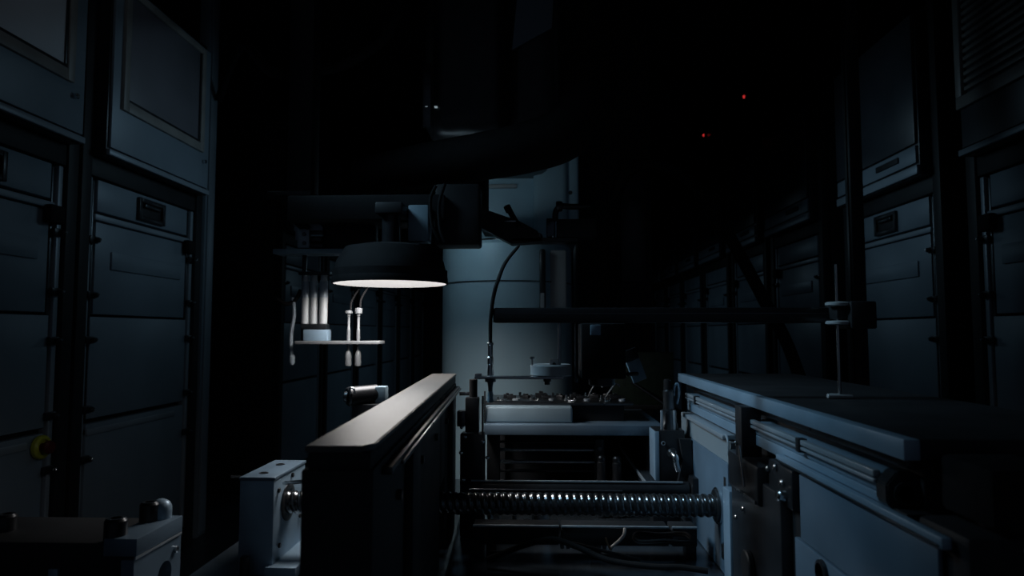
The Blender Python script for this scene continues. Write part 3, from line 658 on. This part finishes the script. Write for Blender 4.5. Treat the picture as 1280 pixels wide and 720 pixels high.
mb = MB(); mb.prism([(P(848, 545, AY).x, za(545)), (P(862, 545, AY).x, za(545)), (0.3275, za(575)), (0.3275, za(597)), (P(846, 597, AY).x, za(597)), (P(852, 570, AY).x, za(570))], 'y', AY-0.014, AY); mb.build('cover_flap', 'black_paint', t)

# ------------------------------------------------------------------ sensor posts at the far end of the left conveyor
SYY = 1.47
t = thing('sensor_post', 'black stepped sensor post beside the far end of the pale plate', 'sensor', (P(591, 540, SYY).x, SYY, 0.62))
def xs_(px): return P(px, 540, SYY).x
def zs(py): return P(590, py, SYY).z
mb = MB(); mb.cyl((xs_(591.5), SYY, zs(496)), (xs_(591.5), SYY, zs(474)), 0.0088, 20, ch=0.001); mb.build('sensor_head', 'black_rubber', t)
mb = MB(); mb.box(xs_(582), xs_(599), SYY-0.012, SYY+0.012, zs(540), zs(496), 0.003); mb.build('sensor_body', 'black_metal', t)
mb = MB(); mb.box(xs_(576), xs_(606), SYY-0.016, SYY+0.02, 0.62, zs(541), 0.003); bs = mb.build('post_base', 'black_metal', t)
mb = MB(); mb.cyl((xs_(604), SYY-0.014, zs(542)), (xs_(604), SYY-0.014, zs(494)), 0.0024, 10); mb.build('guide_pin', 'black_metal', t)
for px, py in ((577, 534), (581, 546), (603, 552), (576, 566), (609, 572), (579, 600)):
    q = P(px, py, SYY-0.016); mb = MB(); mb.lathe([(0.004, 0), (0.004, 0.002), (0.0025, 0.003), (0, 0.0032)], (q.x, SYY-0.016, q.z), (0.2, -1, 0.2), 12); mb.build('base_screw', 'steel', bs)
mb = MB(); mb.box(xs_(573), xs_(583), SYY-0.03, SYY-0.005, zs(531), zs(512), 0.002); mb.build('cable_gland', 'dark_steel', t)

# small motor behind the left conveyor
t = thing('small_motor', 'small black motor with bright clip behind the pale cover plate', 'motor', (-0.36, 1.42, 0.62))
q = P(455, 497, 1.42)
mb = MB(); mb.cyl(P(434, 496, 1.40), P(472, 492, 1.44), 0.020, 20, ch=0.003); mo = mb.build('motor_body', 'black_metal', t)
mb = MB(); mb.lathe([(0.012, 0), (0.010, 0.006), (0.004, 0.008)], P(434, 496, 1.40), (-1, -0.2, 0.1), 16); mb.build('motor_cap', 'dark_steel', mo)
mb = MB(); mb.box(P(470, 490, 1.43).x, P(483, 490, 1.43).x, 1.42, 1.45, P(476, 505, 1.43).z, P(476, 483, 1.43).z, 0.002); mb.build('motor_clip', 'nest_white', t)
mb = MB(); mb.tube([P(437, 492, 1.385), P(438, 485, 1.385), P(442, 486, 1.385), P(444, 492, 1.385)], 0.0022, 8); mb.build('wire_loop', 'steel', t)
mb = MB(); mb.box(q.x-0.02, q.x+0.035, 1.40, 1.45, 0.62, q.z-0.012, 0.003); mb.build('motor_stand', 'black_metal', t)

# ------------------------------------------------------------------ dome lamp
LX, LY, LZ = -0.3275, 1.5, 1.156
t = thing('dome_lamp', 'black round dome lamp with glowing flat underside', 'lamp', (LX, LY, LZ))
mb = MB(); mb.lathe([(0.1262, 0.030), (0.1262, 0.001), (0.1275, 0.000), (0.1280, 0.002), (0.1270, 0.012), (0.118, 0.05), (0.100, 0.080), (0.06, 0.088), (0.0, 0.09)], (LX, LY, LZ), (0, 0, 1), 64, cap=False); mb.build('drum', 'black_rubber', t)
mb = MB(); mb.lathe([(0.1260, 0.0005), (0.1260, 0.0225), (0.1235, 0.0225), (0.1235, 0.0005), (0.1260, 0.0005)], (LX, LY, LZ), (0, 0, 1), 64, cap=False); mb.build('lining_ring', 'lamp_lining', t)
mb = MB(); mb.lathe([(0.1225, 0.0), (0.1225, 0.004)], (LX, LY, LZ+0.023), (0, 0, 1), 64); mb.build('diffuser', 'lamp_diffuser', t)
mb = MB(); mb.cyl((LX, LY, LZ+0.088), (LX, LY, LZ+0.1545), 0.02, 20); mb.build('stem', 'black_metal', t)

# gantry arm that carries the lamp and dispenser
t = thing('tool_gantry', 'black gantry arm above the dome lamp with pale mounting strip', 'gantry', (-0.45, 1.62, 1.2))
mb = MB(); mb.box(P(370, 260, 1.62).x, P(560, 260, 1.62).x, 1.56, 1.70, LZ+0.155, LZ+0.215, 0.004); mb.box(LX-0.03, LX+0.03, 1.47, 1.60, LZ+0.155, LZ+0.18, 0.003); mb.build('arm_box', 'black_paint', t)
mb = MB(); mb.box(P(345, 315, 1.62).x, P(445, 315, 1.62).x, 1.60, 1.66, P(420, 318, 1.62).z, P(420, 312, 1.62).z, 0.001); ms = mb.build('mounting_strip', 'nest_white', t)
mb = MB(); mb.box(P(452, 315, 1.62).x, P(466, 315, 1.62).x, 1.60, 1.66, P(420, 318, 1.62).z, P(420, 312, 1.62).z, 0.001); mb.build('strip_end', 'nest_white', t)
mb = MB(); mb.box(P(376, 300, 1.64).x, P(470, 300, 1.64).x, 1.63, 1.66, P(420, 312, 1.62).z, LZ+0.16, 0.002); mb.build('hanger', 'black_paint', t)
mb = MB(); mb.box(P(512, 282, 1.55).x, P(537, 282, 1.55).x, 1.53, 1.58, P(520, 303, 1.55).z, P(520, 258, 1.55).z, 0.003); mb.build('mount_block', 'nest_white', t)
mb = MB(); mb.box(P(545, 282, 1.60).x, P(600, 282, 1.60).x, 1.58, 1.66, P(520, 308, 1.6).z, P(520, 232, 1.6).z, 0.006); mb.build('drive_box', 'black_paint', t)
mb = MB(); mb.box(P(430, 240, 1.6).x, P(600, 240, 1.6).x, 1.76, 1.90, P(520, 262, 1.8).z, P(520, 205, 1.8).z, 0.006); mb.build('upper_box', 'black_rubber', t)
mb = MB(); mb.box(-0.42, -0.18, 1.90, 1.93, 1.400, 1.425, 0.004); wl = mb.build('work_light', 'black_metal', t)
mb = MB(); mb.box(-0.41, -0.19, 1.9305, 1.934, 1.404, 1.421, 0.001); mb.build('light_strip', 'work_strip', wl)
t = thing('ceiling_post', 'black square post from the ceiling down to the lamp gantry', 'post', (-0.575, 1.63, LZ+0.2155))
MB().box(-0.605, -0.545, 1.60, 1.66, LZ+0.2275, ZC-0.012, 0.004).build('profile', 'black_paint', t)
MB().box(-0.640, -0.535, 1.57, 1.69, LZ+0.2155, LZ+0.2275, 0.002).build('lower_flange', 'black_metal', t)
MB().box(-0.640, -0.510, 1.565, 1.695, ZC-0.012, ZC, 0.002).build('ceiling_flange', 'black_metal', t)
# hoses hanging by the mount block
for k, pts in enumerate(([(545, 232), (538, 250), (540, 280), (548, 300)], [(556, 230), (549, 255), (550, 285), (556, 303)])):
    c = MB(); c.tube([P(x, y, 1.53) for x, y in pts], 0.004, 8)
    tag(c.build('gantry_hose', 'black_rubber'), ['thin black hose hanging beside the pale mount block', 'second black hose, between the first one and the drive box'][k], 'hose')

# valve group on the gantry strip
VY = 1.62
t = thing('valve_group', 'grey valve with black knob and curved hose on the gantry strip', 'valve', (P(392, 308, VY).x, VY, P(392, 312, VY).z))
mb = MB(); mb.box(P(374, 300, VY).x, P(389, 300, VY).x, VY-0.015, VY+0.012, P(380, 311, VY).z, P(380, 287, VY).z, 0.003); vb = mb.build('valve_body', 'panel_strip', t)
for py in (294, 305):
    mb = MB(); mb.cyl((P(383, py, VY).x, VY-0.015, P(383, py, VY).z), (P(383, py, VY).x, VY-0.019, P(383, py, VY).z), 0.005, 12, ch=0.001); mb.build('valve_port', 'dark_steel', vb)
mb = MB()
for i, py in enumerate((292, 300, 308)):
    mb.box(P(390, py, VY).x, P(406-2*(i == 1), py, VY).x, VY-0.015, VY+0.012, P(390, py+3, VY).z, P(390, py-3, VY).z, 0.003)
mb.build('solenoid', 'black_metal', t)
mb = MB(); mb.box(P(391, 296, VY).x, P(406, 296, VY).x, VY-0.016, VY-0.010, P(390, 296.5, VY).z, P(390, 294.5, VY).z); mb.build('solenoid_band', 'nest_white', t)
mb = MB(); mb.prism([(P(375, 265, VY).x, P(375, 266, VY).z), (P(384, 268, VY).x, P(384, 267, VY).z), (P(404, 284, VY).x, P(404, 284, VY).z), (P(404, 290, VY).x, P(404, 290, VY).z), (P(390, 290, VY).x, P(390, 290, VY).z), (P(384, 278, VY).x, P(384, 278, VY).z)], 'y', VY-0.004, VY+0.004); mb.build('bracket_plate', 'panel_strip', t)
mb = MB(); mb.tube([P(386, 286, VY-0.012), P(382, 282, VY-0.014), P(374, 282, VY-0.014), P(370, 275, VY-0.014), P(373, 269, VY-0.014), P(380, 270, VY-0.014)], 0.006, 10); mb.build('curved_hose', 'black_rubber', t)
mb = MB(); mb.box(P(369, 260, VY).x, P(374, 260, VY).x, VY+0.004, VY+0.012, P(372, 300, VY).z, P(372, 240, VY).z, 0.001); mb.build('back_bar', 'panel_strip', t)

# dispenser with three white cylinders
DY = 1.62
t = thing('dispenser', 'dispenser with three white upright cylinders above a thin white shelf', 'dispenser', (P(395, 428, DY).x, DY, P(395, 430, DY).z))
def xd(px): return P(px, 400, DY).x
def zd(py): return P(395, py, DY).z
for px in (381.5, 392, 404):
    r = 0.0098 if px != 392 else 0.0088
    mb = MB(); mb.lathe([(r-0.001, zd(405)), (r, zd(404.4)), (r, zd(352)), (r*0.8, zd(350)), (r*0.8, zd(340))], (xd(px), DY, 0), (0, 0, 1), 22)
    cc = mb.build('cylinder', 'white_plastic', t)
    mb = MB(); mb.lathe([(r+0.0005, zd(372)), (r+0.0005, zd(352))], (xd(px), DY, 0), (0, 0, 1), 22); mb.build('cylinder_sleeve', 'panel_strip', cc)
mb = MB(); mb.box(xd(378), xd(410), DY-0.014, DY+0.014, zd(412), zd(405), 0.002); mb.build('cylinder_base', 'dark_steel', t)
mb = MB(); mb.box(xd(382), xd(412), DY-0.016, DY+0.016, zd(426), zd(412), 0.002); mb.build('manifold', 'plate_metal', t)
mb = MB(); mb.box(xd(374), xd(478), DY-0.028, DY+0.028, zd(430), zd(426), 0.0012); mb.build('shelf', 'dull_zinc', t)
mb = MB(); mb.box(xd(374), xd(412), DY-0.012, DY+0.012, zd(344), zd(340), 0.001); mb.box(xd(374), xd(379), DY+0.012, DY+0.02, zd(430), zd(318), 0.001); mb.build('back_bracket', 'black_metal', t)
for px, top in ((437.5, 389), (449.5, 386)):
    mb = MB(); mb.lathe([(0.0040, zd(426)), (0.0042, zd(412)), (0.0030, zd(411)), (0.0030, zd(396)), (0.0044, zd(395)), (0.0044, zd(392.5)), (0.0088, zd(392)), (0.0088, zd(top)), (0.004, zd(top-1))], (xd(px), DY-0.01, 0), (0, 0, 1), 18); sc = mb.build('plunger', 'dull_zinc', t)
    mb = MB(); mb.lathe([(0.0070, zd(457)), (0.0078, zd(455)), (0.0072, zd(448)), (0.0078, zd(445)), (0.0058, zd(440)), (0.0032, zd(438)), (0.0032, zd(430))], (xd(px), DY-0.01, 0), (0, 0, 1), 18); mb.build('nozzle_tip', 'dull_zinc', t)
    mb = MB(); mb.tube([P(px+1, top, DY-0.01), P(px+2, top-12, DY-0.01), P(px+10, top-26, DY-0.01), P(px+16, 355, DY-0.01), P(px+16, 335, DY)], 0.0024, 8); mb.build('feed_hose', 'black_rubber', t)
mb = MB(); mb.tube([P(344, 372, DY), P(358, 380, DY), P(370, 374, DY), P(376, 362, DY)], 0.005, 8); mb.build('loop_hose', 'black_rubber', t)
mb = MB(); mb.tube([P(366, 372, DY), P(368, 392, DY), P(364, 420, DY), P(365, 450, DY)], 0.0045, 8); mb.lathe([(0.004, 0), (0.007, 0.006), (0.007, 0.02), (0.004, 0.024)], P(365, 456, DY), (0, 0, 1), 14); mb.build('drip_line', 'panel_strip', t)

# ------------------------------------------------------------------ robot
PY_, PX_ = 2.42, P(634, 420, 2.42).x
PR = (P(714, 420, 2.42).x-P(553, 420, 2.42).x)/2
t = thing('industrial_robot', 'large pale industrial robot on a round column behind the work table', 'robot', (PX_, PY_, 0))
ptop = P(640, 304, 2.3).z
mb = MB(); mb.lathe([(PR+0.06, 0), (PR+0.06, 0.03), (PR, 0.032), (PR, ptop-0.012), (PR-0.012, ptop)], (PX_, PY_, 0), (0, 0, 1), 72); pdm = mb.build('pedestal', 'robot_white', t)
mb = MB(); mb.lathe([(PR+0.003, 1.214), (PR+0.003, 1.2175)], (PX_, PY_, 0), (0, 0, 1), 72, cap=False); mb.build('pedestal_seam', 'dark_steel', pdm)
# right-hand cover strips on the column
for pxa, pxb, m_ in ((674.5, 682, 'black_metal'), (683, 709, 'white_plastic')):
    xa, xb = P(pxa, 370, 2.22).x, P(pxb, 370, 2.22).x
    ya = PY_-math.sqrt(max(0.0001, PR**2-((xa+xb)/2-PX_)**2))
    mb = MB(); mb.box(xa, xb, ya-0.02, ya+0.05, P(690, 388, 2.22).z-0.02, ptop-0.03, 0.008); mb.build('column_cover', m_, pdm)
xa = P(675.5, 378, 2.2).x; xb = P(680.5, 378, 2.2).x
ya = PY_-math.sqrt(max(0.0001, PR**2-((xa+xb)/2-PX_)**2))
mb = MB(); mb.box(xa, xb, ya-0.028, ya-0.018, P(690, 388, 2.2).z-0.01, P(690, 366, 2.2).z, 0.002); mb.build('cover_strip', 'white_plastic', pdm)
# turret above
tx0, tx1 = P(596, 250, 2.45).x, P(722, 250, 2.45).x
mb = MB(); mb.box(tx0, P(673, 250, 2.45).x, 2.45, 2.85, ptop+0.0, P(640, 170, 2.45).z, 0.03, seg=4); tu = mb.build('turret', 'robot_white', t)
mb = MB(); mb.box(P(607, 232, 2.44).x, P(646, 232, 2.44).x, 2.436, 2.452, P(620, 235, 2.44).z, P(620, 230.5, 2.44).z, 0.002); mb.build('turret_glint', 'white_plastic', tu)  # white strip put in for the bright reflection on the turret
mb = MB(); mb.box(P(667, 250, 2.5).x, P(708, 250, 2.5).x, 2.40, 2.9, ptop+0.0, P(640, 160, 2.5).z, 0.02, seg=4); mb.build('turret_cheek', 'robot_white', t)
mb = MB(); mb.box(P(708, 250, 2.5).x, P(722, 250, 2.5).x, 2.42, 2.86, ptop+0.03, P(640, 165, 2.5).z, 0.01, seg=3); ck = mb.build('cheek_cover', 'robot_white', t)
q = P(713, 241, 2.42); mb = MB(); mb.cyl((q.x, 2.425, q.z), (q.x, 2.412, q.z), 0.007, 12, ch=0.001); mb.build('cover_bolt', 'dark_steel', ck)
mb = MB(); mb.lathe([(PR*0.72, 0), (PR*0.72, 0.03)], (PX_, PY_+0.12, ptop), (0, 0, 1), 48); mb.build('slew_ring', 'dark_steel', t)
# upright arm housing reaching up out of view
a = P(526, 172, 1.95); b = P(700, 0, 1.95)
mb = MB(); mb.box(a.x, P(640, 100, 1.95).x, 1.95, 2.35, a.z, 2.75, 0.07, seg=5); ah = mb.build('arm_housing', 'black_metal', t)
mb = MB(); mb.box(P(632, 100, 1.97).x, P(712, 100, 1.97).x, 1.98, 2.5, P(640, 165, 1.97).z, 2.80, 0.05, seg=5); mb.build('arm_link', 'black_metal', t)
q0 = P(642, 45, 1.98); q1 = P(694, -60, 1.98)
mb = MB(); mb.prism([(P(640, 58, 1.97).x, P(640, 62, 1.97).z), (P(690, 40, 1.97).x, P(690, 34, 1.97).z), (P(694, -60, 1.97).x, P(694, -60, 1.97).z), (P(652, -60, 1.97).x, P(652, -60, 1.97).z)], 'y', 1.972, 1.985); mb.build('link_cover', 'panel_grey', t)
mb = MB(); mb.box(P(560, 190, 2.1).x, P(690, 190, 2.1).x, 2.1, 2.6, P(600, 192, 2.1).z, P(600, 140, 2.1).z, 0.05, seg=4); mb.build('elbow', 'black_metal', t)
for px in (533.5, 545):
    q = P(px, 134, 1.95); mb = MB(); mb.box(q.x-0.0045, q.x+0.0045, 1.944, 1.953, q.z-0.0022, q.z+0.0022, 0.001); mb.build('status_light', 'white_led', t)
mb = MB(); mb.box(a.x+0.004, a.x+0.03, 1.944, 1.955, P(530, 160, 1.95).z, P(530, 80, 1.95).z, 0.004); mb.build('edge_cover', 'dark_steel', ah)
# thick black dress sleeve
c = MB(); c.tube([P(706, -130, 1.90), P(712, -60, 1.75), P(726, 0, 1.7), P(739, 70, 1.68), P(735, 125, 1.66), P(708, 165, 1.65), P(660, 184, 1.64), P(600, 196, 1.64), P(530, 207, 1.67), P(450, 222, 1.70)], [0.045, 0.045, 0.048, 0.062, 0.066, 0.066, 0.062, 0.058, 0.055, 0.05], 24, 8)
tag(c.build('cable_sleeve', 'black_rubber'), 'very thick black cable sleeve bending below the robot arm', 'cable sleeve')
# tool flange hardware silhouetted against the robot
t = thing('gripper_bracket', 'black angled gripper bracket with lever in front of the robot', 'bracket', (P(640, 300, 1.9).x, 1.9, P(640, 304, 1.9).z))
def pp(px, py, Y=1.9): q = P(px, py, Y); return (q.x, q.z)
mb = MB(); mb.prism([pp(585, 238), pp(602, 240), pp(604, 262), pp(650, 278), pp(672, 290), pp(678, 303), pp(640, 306), pp(602, 286), pp(585, 285)], 'y', 1.88, 1.93); mb.build('angle_plate', 'black_paint', t)
mb = MB(); mb.box(P(587, 250, 1.9).x, P(601, 250, 1.9).x, 1.93, 2.449, P(590, 262, 1.9).z, P(590, 242, 1.9).z, 0.003); mb.build('rear_arm', 'black_paint', t)
mb = MB(); mb.cyl(P(635, 260, 1.87), P(648, 283, 1.87), 0.008, 14, ch=0.002); mb.cyl(P(633, 257, 1.87), P(637, 265, 1.87), 0.010, 14, ch=0.002); mb.build('lever', 'black_rubber', t)
mb = MB(); mb.box(P(630, 277, 1.865).x, P(645, 277, 1.865).x, 1.862, 1.88, P(630, 277.5, 1.865).z, P(630, 275.5, 1.865).z, 0.0008); mb.build('bright_strip', 'steel', t)
mb = MB(); mb.lathe([(0.010, 0), (0.008, 0.010), (0.003, 0.014)], P(674, 297.5, 1.89), (0, 0, 1), 12); mb.build('domed_nut', 'steel', t)
mb = MB(); mb.lathe([(0.007, 0), (0.007, 0.006), (0.005, 0.007)], P(691, 298, 1.89), (0, 0, 1), 12); mb.build('hex_nut', 'steel', t)
mb = MB(); mb.box(P(640, 300, 1.9).x, P(722, 300, 1.9).x, 1.88, 1.95, P(660, 303, 1.9).z, P(660, 298, 1.9).z, 0.002); mb.build('base_strip', 'black_metal', t)
t = thing('pipe_fitting', 'dark pipe elbow on a black valve body right of the robot turret', 'pipe fitting', (P(705, 300, 1.9).x, 1.9, P(705, 298, 1.9).z))
mb = MB(); mb.tube([P(738, 258, 1.9), P(715, 258.5, 1.9), P(702, 258, 1.9), P(695, 264, 1.9), P(694, 276, 1.9)], 0.0085, 14); mb.build('elbow_pipe', 'black_metal', t)
mb = MB(); mb.lathe([(0.013, 0), (0.015, 0.004), (0.015, 0.014), (0.013, 0.018)], P(703, 258, 1.9), (-1, 0, 0), 16); mb.build('collar_nut', 'black_metal', t)
mb = MB(); mb.box(P(696, 285, 1.9).x, P(745, 285, 1.9).x, 1.88, 1.94, P(700, 298, 1.9).z, P(700, 275, 1.9).z, 0.004); mb.build('valve_body', 'black_paint', t)
mb = MB(); mb.box(P(683, 285, 1.92).x, P(694, 285, 1.92).x, 1.90, 1.94, P(700, 298, 1.92).z, P(700, 274, 1.92).z, 0.003); mb.build('side_block', 'bed_metal', t)

# large arching hose and dark cabinet behind on the right
q0 = P(772, 400, 2.6); q1 = P(992, 450, 2.5)
c = MB(); c.tube([(q0.x+0.02, 2.6, 0.0), (q0.x+0.01, 2.6, 0.6), q0, P(766, 330, 2.6), P(766, 270, 2.55), P(780, 222, 2.5), P(808, 205, 2.5), P(845, 214, 2.5), P(885, 252, 2.5), P(920, 310, 2.5), P(955, 375, 2.5), q1, (q1.x+0.12, 2.5, 0.5), (q1.x+0.14, 2.5, 0.0)], 0.022, 16)
tag(c.build('arch_hose', 'black_rubber'), 'thick black hose rising in a high arch beside the robot', 'hose')
c = MB(); c.tube([P(520, -60, 2.3), P(503, 0, 2.3), P(482, 45, 2.3), P(440, 75, 2.3), P(400, 88, 2.35), P(340, 90, 2.5), (-1.45, 3.2, 2.45), (-1.71, 3.52, 2.30)], 0.020, 14)
tag(c.build('overhead_hose', 'black_rubber'), 'black hose curving down from above left of the robot arm', 'hose')
# control pillar closing off the right of the robot
t = thing('control_pillar', 'tall dark control pillar between the robot and the arch hose foot', 'pillar', (P(745, 300, 2.75).x, 2.9, 0))
mb = MB(); mb.box(P(722, 300, 2.75).x, P(815, 300, 2.75).x, 2.75, 3.1, 0.05, 2.3, 0.01); mb.build('pillar_body', 'black_paint', t)
mb = MB(); mb.box(P(775, 300, 2.74).x, P(808, 300, 2.74).x, 2.738, 2.752, 1.25, 1.75, 0.004); mb.build('pillar_door', 'black_metal', t)
mb = MB(); mb.box(P(718, 300, 2.75).x, P(819, 300, 2.75).x, 2.74, 3.11, 0, 0.05, 0.004); mb.build('pillar_plinth', 'black_metal', t)

# ------------------------------------------------------------------ foreground slide at lower left
t = thing('foreground_slide', 'black cross slide with aluminium end plate beside the bearing block', 'slide', (-0.75, 1.0, 0))
mb = MB(); mb.box(-1.02, -0.572, 0.945, 1.075, 0.70, 0.757, 0.003); mb.build('slide_beam', 'black_paint', t)
mb = MB(); mb.ringplate(0.938, 1.062, 0.640, 0.740, 1.018, 0.690, 0.019, -0.574, -0.556, axis='x'); mb.build('end_plate', 'panel_blue', t)
mb = MB(); mb.box(-0.600, -0.553, 0.938, 1.060, 0.741, 0.765, 0.0012); ep = mb.build('end_cap', 'panel_blue', t)
mb = MB(); mb.box(-0.5565, -0.5535, 0.938, 1.060, 0.7365, 0.7405, 0.0006); mb.build('edge_trim', 'brushed', t)
for px, py, yy, r, h in ((8, 656, 1.0, 0.0140, 0.024), (144, 679, 0.955, 0.0150, 0.032), (186, 655, 1.03, 0.0135, 0.028)):
    q = P(px, py, yy); zz_ = 0.757 if px < 150 else 0.765
    mb = MB(); mb.lathe([(r, 0), (r, h-0.004), (r-0.003, h), (r*0.5, h), (r*0.5, h-0.006)], (q.x, yy, zz_), (0, 0, 1), 24); cs = mb.build('cap_screw', 'black_metal', t)
mb = MB(); mb.lathe([(0.016, -0.012), (0.016, 0), (0.0155, 0.006), (0.012, 0.012), (0.006, 0.016), (0, 0.017)], (-0.580, 1.045, 0.777), (0, 0, 1), 24); mb.build('round_cap', 'plate_metal', t)
mb = MB(); mb.lathe([(0.005, 0), (0.005, 0.004), (0.003, 0.005), (0, 0.0052)], (-0.556, 1.045, 0.718), (1, 0, 0), 12); mb.build('plate_screw', 'steel', t)
mb = MB(); mb.box(-1.0, -0.92, 0.96, 1.06, 0.0, 0.70, 0.003); mb.box(-0.70, -0.64, 0.96, 1.06, 0.0, 0.70, 0.003); mb.build('leg', 'black_paint', t)
mb = MB(); mb.box(P(66, 715, 0.95).x, P(78, 715, 0.95).x, 0.940, 0.947, 0.70, 0.722, 0.001); mb.build('label_clip', 'plate_metal', t)
